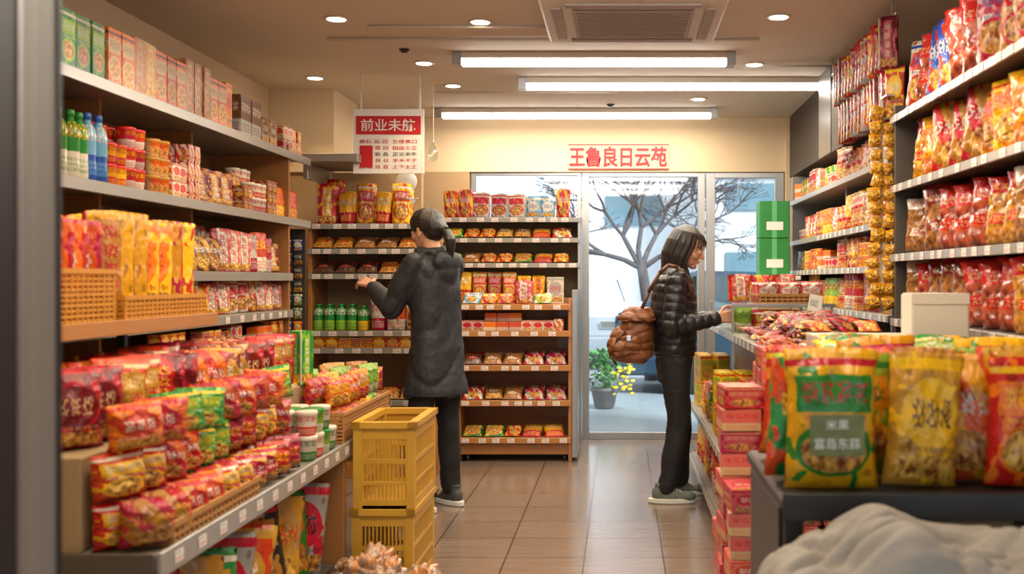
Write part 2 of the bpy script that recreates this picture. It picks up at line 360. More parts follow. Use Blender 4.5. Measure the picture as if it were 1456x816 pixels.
# ---------------------------------------------------------------- signs
y=6.6
sg=empty('hanging_sign',(PX(552,y),y,PZ(247,y)),label='white hanging sign board with red header on rods',category='sign')
x0,x1=PX(502,y),PX(603,y)
cub('board',x0,x1,y,y+.01,PZ(247,y),PZ(155,y),M['paper'],parent=sg)
cub('header_band',x0+.02,x1-.02,y-.004,y-.0005,PZ(191,y),PZ(165,y),M['redpaint'],bev=0,parent=sg)
text('前业未航',.34,.078,Matrix.Translation((PX(552,y),y-.006,PZ(178,y)))@FRONT,M['paper'],sg,bold=.014)
rows=['甫石 品 回  立佳食口','宝 三 菜 曰  田由士王','出 口 岩 品  正立未牛','万 方 良 日  丰半干于','凸 白 目 且  上下土工']
for i,r in enumerate(rows):
    zz=PZ(201+i*9,y)
    text(r,.36,.024,Matrix.Translation((PX(552,y),y-.003,zz))@FRONT,M['redpaint'] if i!=2 else M['dark'],sg,bold=.006)
cub('printed_square',PX(512,y),PX(530,y),y-.004,y-.0005,PZ(238,y),PZ(207,y),M['redpaint'],bev=0,parent=sg)
for px in (513,597):
    cub('hanging_rod',PX(px,y)-.006,PX(px,y)+.006,y+.001,y+.009,PZ(155,y),ZC-.001,M['white'],parent=sg)
y=YB-.012
bs=empty('banner',(PX(879,y),y,PZ(240,y)),label='pale red banner with bold red characters above the door',category='sign')
cub('banner_sheet',PX(808,y),PX(951,y),y,y+.01,PZ(241,y),PZ(205,y),M['pinkpaper'],bev=0,parent=bs)
for (a,b_,c,e) in ((808,951,205,206.5),(808,951,239.5,241)): cub('border_stripe',PX(a,y),PX(b_,y),y-.002,y-.0003,PZ(e,y),PZ(c,y),M['redpaint'],bev=0,parent=bs)
text('王鲁良日云苑',.775,.165,Matrix.Translation((PX(879,y),y-.003,PZ(223,y)))@FRONT,M['darkred'],bs,bold=.024)
# ---------------------------------------------------------------- people
def T(v): return Matrix.Translation(v)
def sph(bm,c,r,rot=None,sub=3):
    if not isinstance(r,(tuple,list)): r=(r,r,r)
    bmesh.ops.create_icosphere(bm,subdivisions=sub,radius=1,matrix=T(c)@(rot or Matrix())@Matrix.Diagonal((*r,1)))
def limb(bm,p0,r0,p1,r1,ends=True,seg=18):
    p0,p1=Vector(p0),Vector(p1); dv=p1-p0; L=dv.length
    q=dv.to_track_quat('Z','Y').to_matrix().to_4x4()
    bmesh.ops.create_cone(bm,segments=seg,radius1=r0,radius2=r1,depth=L,cap_ends=True,matrix=T((p0+p1)/2)@q)
    if ends: sph(bm,p0,r0,sub=2); sph(bm,p1,r1,sub=2)
def loft(bm,rings,n=28):
    RR=[[bm.verts.new((c[0]+c[3]*math.cos(2*math.pi*i/n),c[1]+c[4]*math.sin(2*math.pi*i/n),c[2])) for i in range(n)] for c in rings]
    for j in range(len(RR)-1):
        for i in range(n):
            k=(i+1)%n; bm.faces.new((RR[j][i],RR[j][k],RR[j+1][k],RR[j+1][i]))
    bm.faces.new(RR[0][::-1]); bm.faces.new(RR[-1])
def remesh(bm,name,vox,mat,it=4,disp=None):
    me=bpy.data.meshes.new('tmp'); bm.normal_update(); bm.to_mesh(me); bm.free()
    o=bpy.data.objects.new('tmp',me); COL.objects.link(o)
    m=o.modifiers.new('r','REMESH'); m.mode='VOXEL'; m.voxel_size=vox
    s=o.modifiers.new('s','SMOOTH'); s.factor=.5; s.iterations=it
    dg=bpy.context.evaluated_depsgraph_get(); out=bpy.data.meshes.new_from_object(o.evaluated_get(dg))
    bpy.data.objects.remove(o); out.name=name; out.materials.clear(); out.materials.append(mat)
    if disp:
        ns=[v.normal.copy() for v in out.vertices]
        for v,nn in zip(out.vertices,ns): v.co=v.co+nn*disp(v.co,nn)
    out.shade_smooth(); return out
def hand(bm,wrist,d,n,s,curl=(18,28,22),thumbc=1.0,spread=.05):
    """d: direction of fingers, n: palm-facing normal, s: thumb side"""
    w=Vector(wrist); d=Vector(d).normalized(); n=Vector(n); n=(n-d*n.dot(d)).normalized(); s0=d.cross(n); s=s0 if s0.dot(Vector(s))>0 else -s0
    for k in range(4):
        off=s*(.028-.019*k)
        limb(bm,w+s*(.012-.008*k),.0145,w+d*.082+off,.0105)
    Ls=[(.036,.024,.018),(.041,.027,.02),(.038,.025,.019),(.03,.02,.016)]
    for k,ls in enumerate(Ls):
        p=w+d*(.08-(.004*abs(k-1)))+s*(.0285-.019*k); dv=(d+s*(spread*(1.5-k))).normalized(); a=0
        for j,l in enumerate(ls):
            a+=rad(curl[j]+k*3); q=dv*math.cos(a)+n*math.sin(a); p2=p+q*l
            limb(bm,p,.0088-.0008*j,p2,.0081-.0008*j,seg=10); p=p2
    p=w+d*.022+s*.024; q=(d*.55+s*.75+n*.25*thumbc).normalized(); p2=p+q*.038; limb(bm,p,.013,p2,.0105,seg=10)
    q=(d*.9+s*.25+n*.4*thumbc).normalized(); p3=p2+q*.03; limb(bm,p2,.0102,p3,.0092,seg=10)
    q=(d*.95+s*.02+n*.35*thumbc).normalized(); limb(bm,p3,.009,p3+q*.023,.0078,seg=10)
def headmesh(bm,H):
    def S(c,r): 
        bmesh.ops.create_icosphere(bm,subdivisions=3,radius=1,matrix=H@T(c)@Matrix.Diagonal((*r,1)))
    S((-.012,0,.03),(.094,.074,.083)); S((.02,0,-.015),(.068,.063,.09)); S((.03,0,-.06),(.05,.05,.045)); S((.062,0,-.09),(.026,.026,.018))
    S((.03,0,.05),(.062,.06,.045)); S((.068,0,.022),(.021,.045,.01))
    for q in(-1,1):
        S((.052,q*.036,-.028),(.03,.024,.026)); S((-.004,q*.073,-.012),(.019,.009,.031)); S((-.008,q*.079,.002),(.012,.008,.018))
        S((.091,q*.011,-.032),(.009,.0075,.0065))
    for k in range(6):
        t=k/5; S((.083+.021*t,0,.012-.04*t),(.009+.003*t,.007+.004*t,.01))
    S((.083,0,-.054),(.012,.022,.0065)); S((.081,0,-.066),(.011,.018,.007)); 
def face_parts(body,PM,H):
    for q in (-1,1):
        bm=bmesh.new(); bmesh.ops.create_uvsphere(bm,u_segments=16,v_segments=10,radius=.0125)
        e=link('eye',tomesh(bm,'eye',M['eye'],True),PM@H@T((.0765,q*.031,-.002)),body)
        bm=bmesh.new(); bmesh.ops.create_uvsphere(bm,u_segments=12,v_segments=8,radius=.0062)
        link('iris',tomesh(bm,'iris',M['iris'],True),PM@H@T((.0852,q*.032,-.004))@Matrix.Diagonal((.55,1,1,1)),body)
        bm=bmesh.new()
        for k in range(5): limb(bm,(.088-.0022*k*k*.5,q*(.014+.009*k),.019+.002*min(k,2)),.0022,(.088-.0022*(k+1)**2*.5,q*(.014+.009*(k+1)),.019+.002*min(k+1,2)),.002,seg=6)
        link('eyebrow',tomesh(bm,'eyebrow',M['hair']),PM@H,body)
    bm=bmesh.new(); sph(bm,(.0875,0,-.0555),(.0085,.015,.0036)); sph(bm,(.0855,0,-.0635),(.0085,.013,.0042))
    link('mouth',tomesh(bm,'mouth',M['lip'],True),PM@H,body)
def bodymesh(J,PM,root,H,hands):
    bm=bmesh.new()
    loft(bm,[(0,0,J['hip'][0][2]-.09,.07,.1),(0,0,J['hip'][0][2]+.04,.085,.13),(0,0,J['waist'],.075,.11),(0,0,J['chest'],.085,.13),(0,0,J['sh'][0][2]-.02,.065,.13),(0,0,J['sh'][0][2]+.03,.05,.08)])
    neck=Vector((0.0,0,J['sh'][0][2]+.02)); limb(bm,neck,.052,H@Vector((-.015,0,-.06)),.047)
    for i in (0,1):
        limb(bm,J['sh'][i],.043,J['el'][i],.034); limb(bm,J['el'][i],.034,J['wr'][i],.024)
        limb(bm,J['hip'][i],.072,J['kn'][i],.048); limb(bm,J['kn'][i],.048,J['an'][i],.033)
        f=Vector(J['an'][i]); limb(bm,f+Vector((-.01,0,-.03)),.03,f+Vector((.11,0,-.045)),.02)
    for h in hands: hand(bm,*h)
    headmesh(bm,H)
    me=remesh(bm,'body',.0036,M['skin'],2)
    return link('body',me,PM,root)
def shoe(PM,root,pos,ang,mat):
    L=PM@T(pos)@Matrix.Rotation(ang,4,'Z')
    bm=bmesh.new()
    loft(bm,[(-.0,0,.02,.115,.042),(.0,0,.04,.11,.041),(-.02,0,.062,.085,.036),(-.045,0,.085,.05,.034),(-.05,0,.115,.045,.036)])
    sph(bm,(.085,0,.038),(.055,.042,.03)); sph(bm,(-.07,0,.05),(.045,.036,.05)); 
    me=remesh(bm,'shoe',.005,mat,3)
    s=link('shoe',me,L@T((.035,0,0)),root)
    bm=bmesh.new(); loft(bm,[(0,0,0,.13,.043),(0,0,.006,.138,.048),(0,0,.026,.136,.047),(0,0,.03,.12,.04)])
    link('sole',tomesh(bm,'sole',M['sole'],False),L@T((.035,0,0)),s)
    bm=bmesh.new()
    for k in range(4): limb(bm,(.05-.018*k,-.026,.064+.007*k),.0028,(.045-.018*k,.026,.066+.007*k),.0028,seg=6)
    link('laces',tomesh(bm,'laces',M['sole']),L@T((.035,0,.003)),s)
def wr(amp,f=9,sz=.5):
    return lambda p,n: amp*noise.noise(Vector((p.x*f,p.y*f,p.z*f*sz)))+amp*.5*noise.noise(Vector((p.x*f*2.7+3,p.y*f*2.7,p.z*f*2)))
def trousers(J,PM,root,hipz):
    bm=bmesh.new(); 
    loft(bm,[(0,0,hipz-.12,.095,.14),(0,0,hipz,.105,.155),(0,0,hipz+.12,.1,.14)])
    for i in (0,1):
        a=Vector(J['an'][i]); limb(bm,J['hip'][i],.09,J['kn'][i],.066); limb(bm,J['kn'][i],.066,a+Vector((0,0,.01)),.057)
    link('trousers',remesh(bm,'trousers',.0085,M['trouser'],3,lambda p,n:.008*noise.noise(Vector((p.x*12,p.y*12,p.z*9)))-.016*max(0,.16-abs(noise.noise(Vector((p.x*6+p.z*5,p.y*6,p.z*13)))))),PM,root)
# ---- woman with charcoal jacket
PM1=T((-1.035,5.9,0))@Matrix.Rotation(rad(143),4,'Z')
w1=bpy.data.objects.new('person',None); COL.objects.link(w1); w1.matrix_basis=PM1
finish(w1,'person in long charcoal hooded jacket, dark ponytail, reaching toward shelf','person')
J1=dict(hip=[(0,.085,.86),(0,-.085,.86)],kn=[(.02,.1,.46),(0,-.1,.46)],an=[(-.01,.12,.085),(-.01,-.11,.085)],waist=1.05,chest=1.25,sh=[(0.01,.145,1.36),(0.01,-.145,1.36)],
 el=[(.13,.21,1.11),(.1,-.18,1.08)],wr=[(.34,.16,1.235),(.33,-.08,1.17)])
H1=T((.065,0,1.548))@Matrix.Rotation(rad(4),4,'Z')@Matrix.Rotation(rad(8),4,'Y')
b=bodymesh(J1,PM1,w1,H1,[((.35,.155,1.24),(.93,.05,.28),(0,-.5,-.8),(0,-.7,.5),(14,20,16)),((.34,-.08,1.17),(.9,.1,.1),(0,.9,-.2),(0,.2,1))])
face_parts(b,PM1,H1)
bm=bmesh.new()
loft(bm,[(-.015,0,.63,.15,.196),(-.015,0,.66,.15,.194),(-.01,0,.8,.135,.18),(-.005,0,.97,.118,.162),(-.005,0,1.08,.114,.158),(0,0,1.22,.116,.165),(0,0,1.33,.106,.166),(0,0,1.385,.09,.13),(0.01,0,1.42,.074,.08),(.015,0,1.45,.066,.068)])
for i,q in ((0,1),(1,-1)):
    limb(bm,J1['sh'][i],.067,J1['el'][i],.06); limb(bm,J1['el'][i],.06,(Vector(J1['wr'][i])*.93+Vector(J1['el'][i])*.07),.043)
for k in range(9):
    a=math.pi*(.5+k/8); sph(bm,(.03+.09*math.cos(a),.09*math.sin(a),1.43+.012*math.sin(a*2)),(.032,.032,.028))
sph(bm,(-.09,0,1.375),(.05,.1,.07)); sph(bm,(-.1,0,1.31),(.035,.07,.06))
def fold(p,n):
    lo=max(0,1.1-p.z)
    return .014*noise.noise(Vector((p.x*8+p.z*3,p.y*8,p.z*4)))-.03*max(0,.24-abs(noise.noise(Vector((p.x*7,p.y*7+p.z*3,p.z*4.5+4)))))+lo*.05*noise.noise(Vector((p.x*12,p.y*12,p.z*1.5+9)))
jk=link('jacket',remesh(bm,'jacket',.0075,M['jacket'],2,fold),PM1,w1)
trousers(J1,PM1,w1,.86)
shoe(PM1,w1,(-.02,.12,0),rad(8),M['shoe']); shoe(PM1,w1,(-.02,-.11,0),rad(-8),M['shoe'])
bm=bmesh.new()
def HS(c,r): bmesh.ops.create_icosphere(bm,subdivisions=3,radius=1,matrix=T(c)@Matrix.Diagonal((*r,1)))
HS((-.02,0,.038),(.094,.079,.084)); HS((-.055,0,.0),(.062,.068,.072)); HS((.035,0,.075),(.055,.058,.033)); HS((-.105,0,-.01),(.032,.034,.032))
for k in range(27):
    ph=rad(-115+k*230/26); s_,c_=math.sin(ph),math.cos(ph)
    pp=[(.06,.06*s_,.045+.058*c_),(.03,.076*s_,.04+.08*c_),(-.03,.083*s_,.035+.087*c_),(-.085,.062*s_,.02+.062*c_),(-.122,.02*s_,-.005+.018*c_)]
    for a_,b_ in zip(pp,pp[1:]): limb(bm,a_,.0085,b_,.0085,seg=8)
for k in range(9):
    a=k*.7; ox,oy=.014*math.cos(a),.016*math.sin(a)
    pts=[(-.125,0,-.01),(-.15+ox,.005+oy,-.035),(-.168+ox*1.2,.008+oy*1.4,-.08),(-.165+ox,.006+oy*1.2,-.125),(-.155+ox*.6,oy*.7,-.165-.012*(k%3))]; rr=[.012,.014,.014,.01,.003]
    for j in range(4): limb(bm,pts[j],rr[j],pts[j+1],rr[j+1],seg=8)
hr=link('hair',remesh(bm,'hair',.004,M['hair'],2,lambda p,n:.0015*noise.noise(Vector((p.x*25,p.y*110,p.z*60)))),PM1@H1,w1)
bm=bmesh.new(); bmesh.ops.create_cone(bm,segments=16,radius1=.024,radius2=.024,depth=.014,cap_ends=True,matrix=T((-.133,0,-.018))@Matrix.Rotation(rad(50),4,'Y'))
link('hair_tie',tomesh(bm,'hair_tie',M['black']),PM1@H1,hr)
bm=bmesh.new(); bmesh.ops.create_cone(bm,segments=18,radius1=.031,radius2=.031,depth=.022,cap_ends=True,matrix=T((.33,.162,1.229))@Vector((.21,-.05,.125)).to_track_quat('Z','Y').to_matrix().to_4x4())
link('cuff',tomesh(bm,'cuff',M['white']),PM1,w1)
# ---- woman with puffer jacket
PM2=T((.31,6.1,0))@Matrix.Rotation(rad(2),4,'Z')
w2=bpy.data.objects.new('person',None); COL.objects.link(w2); w2.matrix_basis=PM2
finish(w2,'person in black quilted puffer jacket and trousers choosing snacks at counter','person')
J2=dict(hip=[(0,-.085,.82),(0,.085,.82)],kn=[(.02,-.085,.44),(.05,.1,.44)],an=[(-.045,-.085,.085),(.04,.13,.085)],waist=.98,chest=1.16,sh=[(.01,-.15,1.275),(.01,.15,1.275)],
 el=[(-.03,-.205,1.01),(.05,.2,1.02)],wr=[(.225,-.17,1.055),(.28,.1,1.05)])
H2=T((.075,0,1.455))@Matrix.Rotation(rad(-6),4,'Z')@Matrix.Rotation(rad(18),4,'Y')
b=bodymesh(J2,PM2,w2,H2,[((.232,-.17,1.057),(.95,.1,.1),(.1,.9,-.1),(0,.1,1),(20,34,26)),((.29,.1,1.05),(.95,-.15,.05),(.1,-.9,0),(0,.1,1),(18,30,24))])
face_parts(b,PM2,H2)
segs=[]
for i in (0,1):
    segs+= [(Vector(J2['sh'][i]),Vector(J2['el'][i]),0),(Vector(J2['el'][i]),Vector(J2['wr'][i]),.27)]
def quilt(p,n):
    best=None
    for a,bb,off in segs:
        ab=bb-a; t=max(0,min(1,(p-a).dot(ab)/ab.length_squared)); dd=(p-(a+ab*t)).length
        if best is None or dd<best[0]: best=(dd,off+t*ab.length)
    sarm = best[0]<.076 and (abs(p.y)>.15 or p.x>.15)
    s=best[1] if sarm else p.z
    return .0075*(abs(math.sin(math.pi*s/.05))**.55)-.004+.005*noise.noise(p*24)
bm=bmesh.new()
loft(bm,[(0,0,.83,.115,.165),(0,0,.86,.125,.175),(0,0,.98,.13,.175),(.0,0,1.1,.135,.178),(0,0,1.2,.128,.175),(0,0,1.27,.11,.16),(0.005,0,1.315,.082,.1),(.01,0,1.35,.068,.073),(.015,0,1.378,.066,.07)])
for i in (0,1):
    limb(bm,J2['sh'][i],.066,J2['el'][i],.057); limb(bm,J2['el'][i],.057,(Vector(J2['wr'][i])*.95+Vector(J2['el'][i])*.05),.041)
jk2=link('puffer_jacket',remesh(bm,'puffer_jacket',.006,M['puffer'],4,quilt),PM2,w2)
trousers(J2,PM2,w2,.8)
shoe(PM2,w2,(-.055,-.085,0),rad(-3),M['shoeg']); shoe(PM2,w2,(.03,.13,0),rad(4),M['shoeg'])
bm=bmesh.new(); RH=random.Random(3)
HS((-.02,0,.04),(.093,.078,.082)); HS((-.05,0,-.02),(.056,.068,.085)); HS((.03,0,.075),(.055,.058,.034))
for k in range(44):
    th=rad(64+k*232/43); c_,s_=math.cos(th),math.sin(th); dr=RH.uniform(-.006,.008); zl=RH.uniform(-.215,-.155)
    front=max(0,c_)
    pp=[(-.01+.035*c_,.03*s_,.12),(-.012+(.078+dr)*c_,(.068)*s_,.083),(-.012+(.1+dr)*c_,(.086+dr)*s_,.02),(-.012+(.098+dr)*c_-.01,(.088+dr)*s_,-.06),(-.02+(.085+dr)*c_+.012*front,(.08+dr)*s_,-.12),(-.03+.07*c_+.02*front+dr,.07*s_,zl)]
    rr_=[.01,.0105,.0105,.0095,.0085,.003]
    for i_ in range(5): limb(bm,pp[i_],rr_[i_],pp[i_+1],rr_[i_+1],seg=8)
for k in range(13):
    th=rad(-62+k*124/12); c_,s_=math.cos(th),math.sin(th); zl=.035+RH.uniform(-.01,.01)-.03*abs(s_)
    pp=[(.01,.03*s_,.118),(-.012+.083*c_,.06*s_,.09),(-.012+.11*c_,.081*s_,.06),(-.012+.115*c_,.086*s_,zl)]
    for i_ in range(3): limb(bm,pp[i_],.009-.002*i_,pp[i_+1],.007-.002*i_,seg=8)
link('hair',remesh(bm,'hair',.0036,M['hair'],1),PM2@H2,w2)
# ---- leather bag
bx,by,bz=.07,6.0,.80
bag=empty('shoulder_bag',(bx,by,bz),label='slouchy tan brown leather bag behind the puffer jacket',category='bag')
crease=lambda p,n:.018*noise.noise(Vector((p.x*12,p.y*12,p.z*8)))-.05*max(0,.2-abs(noise.noise(Vector((p.x*9,p.y*9,p.z*14)))))
bm=bmesh.new(); loft(bm,[(0,0,.0,.07,.08),(0,0,.03,.125,.11),(-.01,0,.1,.135,.12),(.0,0,.18,.12,.11),(.03,0,.25,.09,.09),(.06,0,.3,.06,.07)])
link('pouch',remesh(bm,'pouch',.007,M['leather'],2,crease),T((bx,by,bz)),bag)
bm=bmesh.new(); loft(bm,[(-.03,-.075,.05,.085,.05),(-.03,-.085,.1,.09,.055),(-.02,-.075,.16,.08,.05)]); link('front_pocket',remesh(bm,'front_pocket',.006,M['leather'],2,crease),T((bx,by,bz)),bag)
bm=bmesh.new(); loft(bm,[(.02,-.02,.235,.115,.1),(.025,-.02,.26,.11,.098),(.045,0,.315,.06,.07)]); link('flap',remesh(bm,'flap',.006,M['leather'],2,crease),T((bx,by,bz)),bag)
bm=bmesh.new(); pts=[(.11,5.95,1.08),(.16,5.925,1.2),(.22,5.92,1.31),(.27,5.92,1.352),(.32,5.92,1.342),(.37,5.93,1.28),(.41,5.94,1.18)]
for a,c in zip(pts,pts[1:]): limb(bm,a,.011,c,.011,seg=8)
link('strap',tomesh(bm,'strap',M['strap'],True),None,bag)
bm=bmesh.new(); pts=[(.025,5.9,.98),(-.025,5.885,.93),(-.055,5.89,.85),(-.025,5.9,.8)]
for a,c in zip(pts,pts[1:]): limb(bm,a,.007,c,.007,seg=8)
link('strap',tomesh(bm,'strap',M['strap'],True),None,bag)
cub('buckle',.035,.06,5.87,5.885,.93,.96,M['chrome'],parent=bag)
# ---------------------------------------------------------------- products
def bagmesh(w,h,d,mat,seed,full=.5,crimp=.06,stand=False,lump=0,nx=14,ny=16,lean=0):
    bm=bmesh.new(); uv=bm.loops.layers.uv.verify()
    def thick(u,v):
        eu=max(0,1-abs(2*u-1)**3)**.6
        if stand: ev=(max(0,(1-crimp-v))/(1-crimp))**full*(.8+.2*min(1,v/.12))
        else:
            q=(v-crimp)/(1-2*crimp); ev=0 if q<=0 or q>=1 else (4*q*(1-q))**full
        return eu,ev
    for side in (-1,1):
        g=[]
        for j in range(ny+1):
            row=[]
            for i in range(nx+1):
                u,v=i/nx,j/ny; eu,ev=thick(u,v)
                t=d/2*eu*ev
                if t>0:
                    fold=abs(noise.noise(Vector((u*7+seed*1.7+v*3,v*5-u*2,side*5))))
                    t+=d*(.16*noise.noise(Vector((u*5+seed*3.1,v*6,side*5)))-.22*max(0,.28-fold)+ (.06+lump)*noise.noise(Vector((u*13+seed,v*15,side*9))))*eu*min(1,ev*1.5)
                if 0<i<nx: t=max(t,.0008)
                else: t=0
                x=(u-.5)*w*(1-.08*ev)+.02*w*noise.noise(Vector((v*5+seed,0,3)))+.02*w*noise.noise(Vector((v*9+seed,u*2,7)))
                z=v*h*(1-.02*abs(2*u-1)**2)+(.0025 if (i%2 and j in(0,ny)) else 0)
                row.append(bm.verts.new((x,side*t+(.12*d*math.sin(u*5+seed) if v>.9 and stand else 0)*(v-.9)*10,z)))
            g.append(row)
        for j in range(ny):
            for i in range(nx):
                q=(g[j][i],g[j][i+1],g[j+1][i+1],g[j+1][i]); uvs=((i,j),(i+1,j),(i+1,j+1),(i,j+1))
                if side>0: q=q[::-1]; uvs=uvs[::-1]
                f=bm.faces.new(q)
                for l,(a,b) in zip(f.loops,uvs): l[uv].uv=(a/nx*.996+.002 if side<0 else .998-a/nx*.996,b/ny*.996+.002)
    bmesh.ops.remove_doubles(bm,verts=bm.verts,dist=.0001)
    bmesh.ops.holes_fill(bm,edges=[e for e in bm.edges if e.is_boundary],sides=0)
    if lean: bmesh.ops.rotate(bm,verts=bm.verts,cent=(0,0,0),matrix=Matrix.Rotation(-rad(lean),3,'X'))
    return tomesh(bm,'pack',mat,True)
def norm(me,kind,phr,cols,cat):
    vs=me.vertices; mn=[min(v.co[i] for v in vs) for i in range(3)]; mx=[max(v.co[i] for v in vs) for i in range(3)]
    off=Vector(((mn[0]+mx[0])/2,(mn[1]+mx[1])/2,mn[2]))
    for v in vs: v.co-=off
    me.name=kind
    return dict(me=me,w=mx[0]-mn[0],d=mx[1]-mn[1],h=mx[2]-mn[2],kind=kind,phr=phr,cols=cols,cat=cat,st=True)
_s=[0]
def cw(b,a): return (b+' and '+a).replace('_',' ') if a!=b else b.replace('_',' ')
def BAG(b,a,t,w,h,d,style=0,full=.5,stand=False,lean=0,kind='snack_pouch',phr='foil snack pouch',lump=0.0,mat=None,st=False,crimp=.06,rough=.22):
    _s[0]+=1; p=norm(bagmesh(w,h,d,mat or pkg(b,a,t,style,rough),_s[0],full,crimp,stand,lump,lean=lean),kind,phr,cw(b,a),'snack bag'); p['st']=st; return p
def BOX(b,a,t,w,h,d,style=0,kind='snack_carton',phr='snack carton'):
    bm=bmesh.new(); bmesh.ops.create_cube(bm,size=1,matrix=Matrix.Diagonal((w,d,h,1)))
    bmesh.ops.bevel(bm,geom=bm.edges[:],offset=min(w,d,h)*.035,segments=2,affect='EDGES'); bm.normal_update()
    top=[f for f in bm.faces if abs(f.normal.z)>.99]
    bmesh.ops.inset_individual(bm,faces=top,thickness=min(w,d,h)*.04,depth=-min(.0015,h*.03)); bm.normal_update(); boxuv(bm)
    return norm(tomesh(bm,kind,pkg(b,a,t,style,.38,False)),kind,phr,cw(b,a),'snack box')
def CAN(b,a,t,r,h,style=3,lid='white',kind='snack_tub',phr='snack tub'):
    prof=[(r*.8,0),(r*.86,.004),(r*.95,h*.3),(r,h*.82),(r*1.04,h*.84),(r*1.06,h*.86),(r*1.06,h*.96),(r*1.0,h),(r*.85,h)]
    return norm(lathe(kind,prof,[pkg(b,a,t,style,.3,False),simple('lid_'+lid,C[lid],.35,var=.03)],18,lambda q:1 if q>.83 else 0),kind,phr,cw(b,a),'snack tub')
def BOTTLE(b,a,t,r,h,cap='white',kind='drink_bottle',phr='drink bottle'):
    prof=[(r*.85,0),(r,.006),(r,h*.2),(r*.95,h*.25),(r*.97,h*.6),(r,h*.66),(r*.85,h*.76),(r*.4,h*.87),(r*.38,h*.9),(r*.46,h*.905),(r*.46,h*.99),(r*.4,h)]
    return norm(lathe(kind,prof,[pkg(b,a,t,3,.15,False),simple('cap_'+cap,C[cap],.35,var=.03)],18,lambda q:1 if q>.9 else 0),kind,phr,cw(b,a),'bottle')
def place(p,x,y,z,rot,where,group,name=None,extra=None,M4=None):
    o=bpy.data.objects.new(name or p['kind'],p['me']); COL.objects.link(o)
    if M4 is not None: o.matrix_basis=M4
    else: o.location=(x,y,z); o.rotation_euler=(0,0,rad(rot))
    o['label']=(extra or (p['cols']+' '+p['phr']))+' '+where; o['category']=p['cat']; o['group']=group
    return o
def fill(ps,facing,front,a0,a1,z,where,group,hmax=.2,rows=1,run=(2,4),turn=0,inset=.012,jit=5,gap=.002,pack=1.0,tilt=0):
    t=a0; last=None
    base={'+X':90,'-X':-90,'-Y':0}[facing]; sg_={'+X':-1,'-X':1,'-Y':1}[facing]
    while True:
        p=R.choice([q for q in ps if q is not last] or ps); last=p; lo=R.choice((0,0,1))
        for k in range(R.randint(*run)):
            c,s=abs(math.cos(rad(turn))),abs(math.sin(rad(turn)))
            w=max(p['w']*c+p['d']*s*.5,p['d'])*pack+gap; dd=p['d']*c+p['w']*s
            if t+w>a1: return
            for r in range(rows):
                off=inset+dd/2+r*(max(dd,.03)+.004)+R.uniform(0,.012); n=max(1,int(hmax//p['h'])) if p['st'] else 1
                if n>1 and r==0: n=max(1,n-lo)
                for q in range(n):
                    rot=base+sg_*turn+R.uniform(-jit,jit)
                    zz=z+.0012+q*(p['h']+.0008); tt=t+w/2
                    pos={'+X':(front-off,tt),'-X':(front+off,tt),'-Y':(tt,front+off)}[facing]
                    o=place(p,pos[0],pos[1],zz,rot,where,group)
                    if tilt: 
                        a=rad(R.uniform(-tilt,tilt)); o.matrix_basis=Matrix.Translation((pos[0],pos[1],zz+abs(math.sin(a))*p['w']*.35))@Matrix.Rotation(rad(rot),4,'Z')@Matrix.Rotation(a,4,'Y')@Matrix.Scale(R.uniform(.92,1.06),4)
            t+=w
# shelving unit
def unit(name,label,cat,facing,front,back,a0,a1,zs,top,posts,matshelf,matpost,matrail,matback=None,base=True,thick=.022,tagstep=.13,railh=.035,postin=.01):
    cx=(a0+a1)/2; 
    def bx(nm,f0,f1,s0,s1,z0,z1,mat,parent,**k):
        f0,f1=min(f0,f1),max(f0,f1)
        if facing=='-Y': return cub(nm,s0,s1,f0,f1,z0,z1,mat,parent=parent,**k)
        return cub(nm,f0,f1,s0,s1,z0,z1,mat,parent=parent,**k)
    mid=(front+back)/2
    root=empty(name,(cx,mid,0) if facing=='-Y' else (mid,cx,0),label=label,category=cat)
    sgn={'+X':1,'-X':-1,'-Y':-1}[facing]   # direction of front outward
    if matback: bx('back_panel',back,back+sgn*.012,a0,a1,.02,top,matback,root)
    for p in posts:
        pi=postin if p in posts[1:-1] else .01
        bx('upright',back+sgn*.013,front-sgn*pi,p-.012,p+.012,0,top,matpost,root)
    if base: bx('plinth',back+sgn*.014,front-sgn*.03,a0+.014,a1-.014,0,.09,matpost,root)
    ntag=0
    for zz in zs:
        fr=front; b0,b1=a0,a1
        if isinstance(zz,tuple): zz,fr,b0,b1=zz
        s=bx('shelf',back+sgn*.014,fr,b0+.013,b1-.013,zz-thick,zz,matshelf,root)
        bx('price_rail',fr,fr+sgn*.01,b0+.005,b1-.005,zz-railh,zz-.001,matrail,s)
        t=b0+.06
        while t<b1-.05 and ntag<95:
            me=TAG
            if facing=='-Y': Mt=T((t,fr-.0115,zz-railh/2))
            else: Mt=T((fr+sgn*.0115,t,zz-railh/2))@Matrix.Rotation(rad(90 if facing=='+X' else -90),4,'Z')
            link('price_tag',me,Mt,s); ntag+=1
            t+=tagstep*R.uniform(.7,1.5)
    return root
TAG=boxmesh('price_tag',.05,.001,.03,M['tag'],0,uv=True)
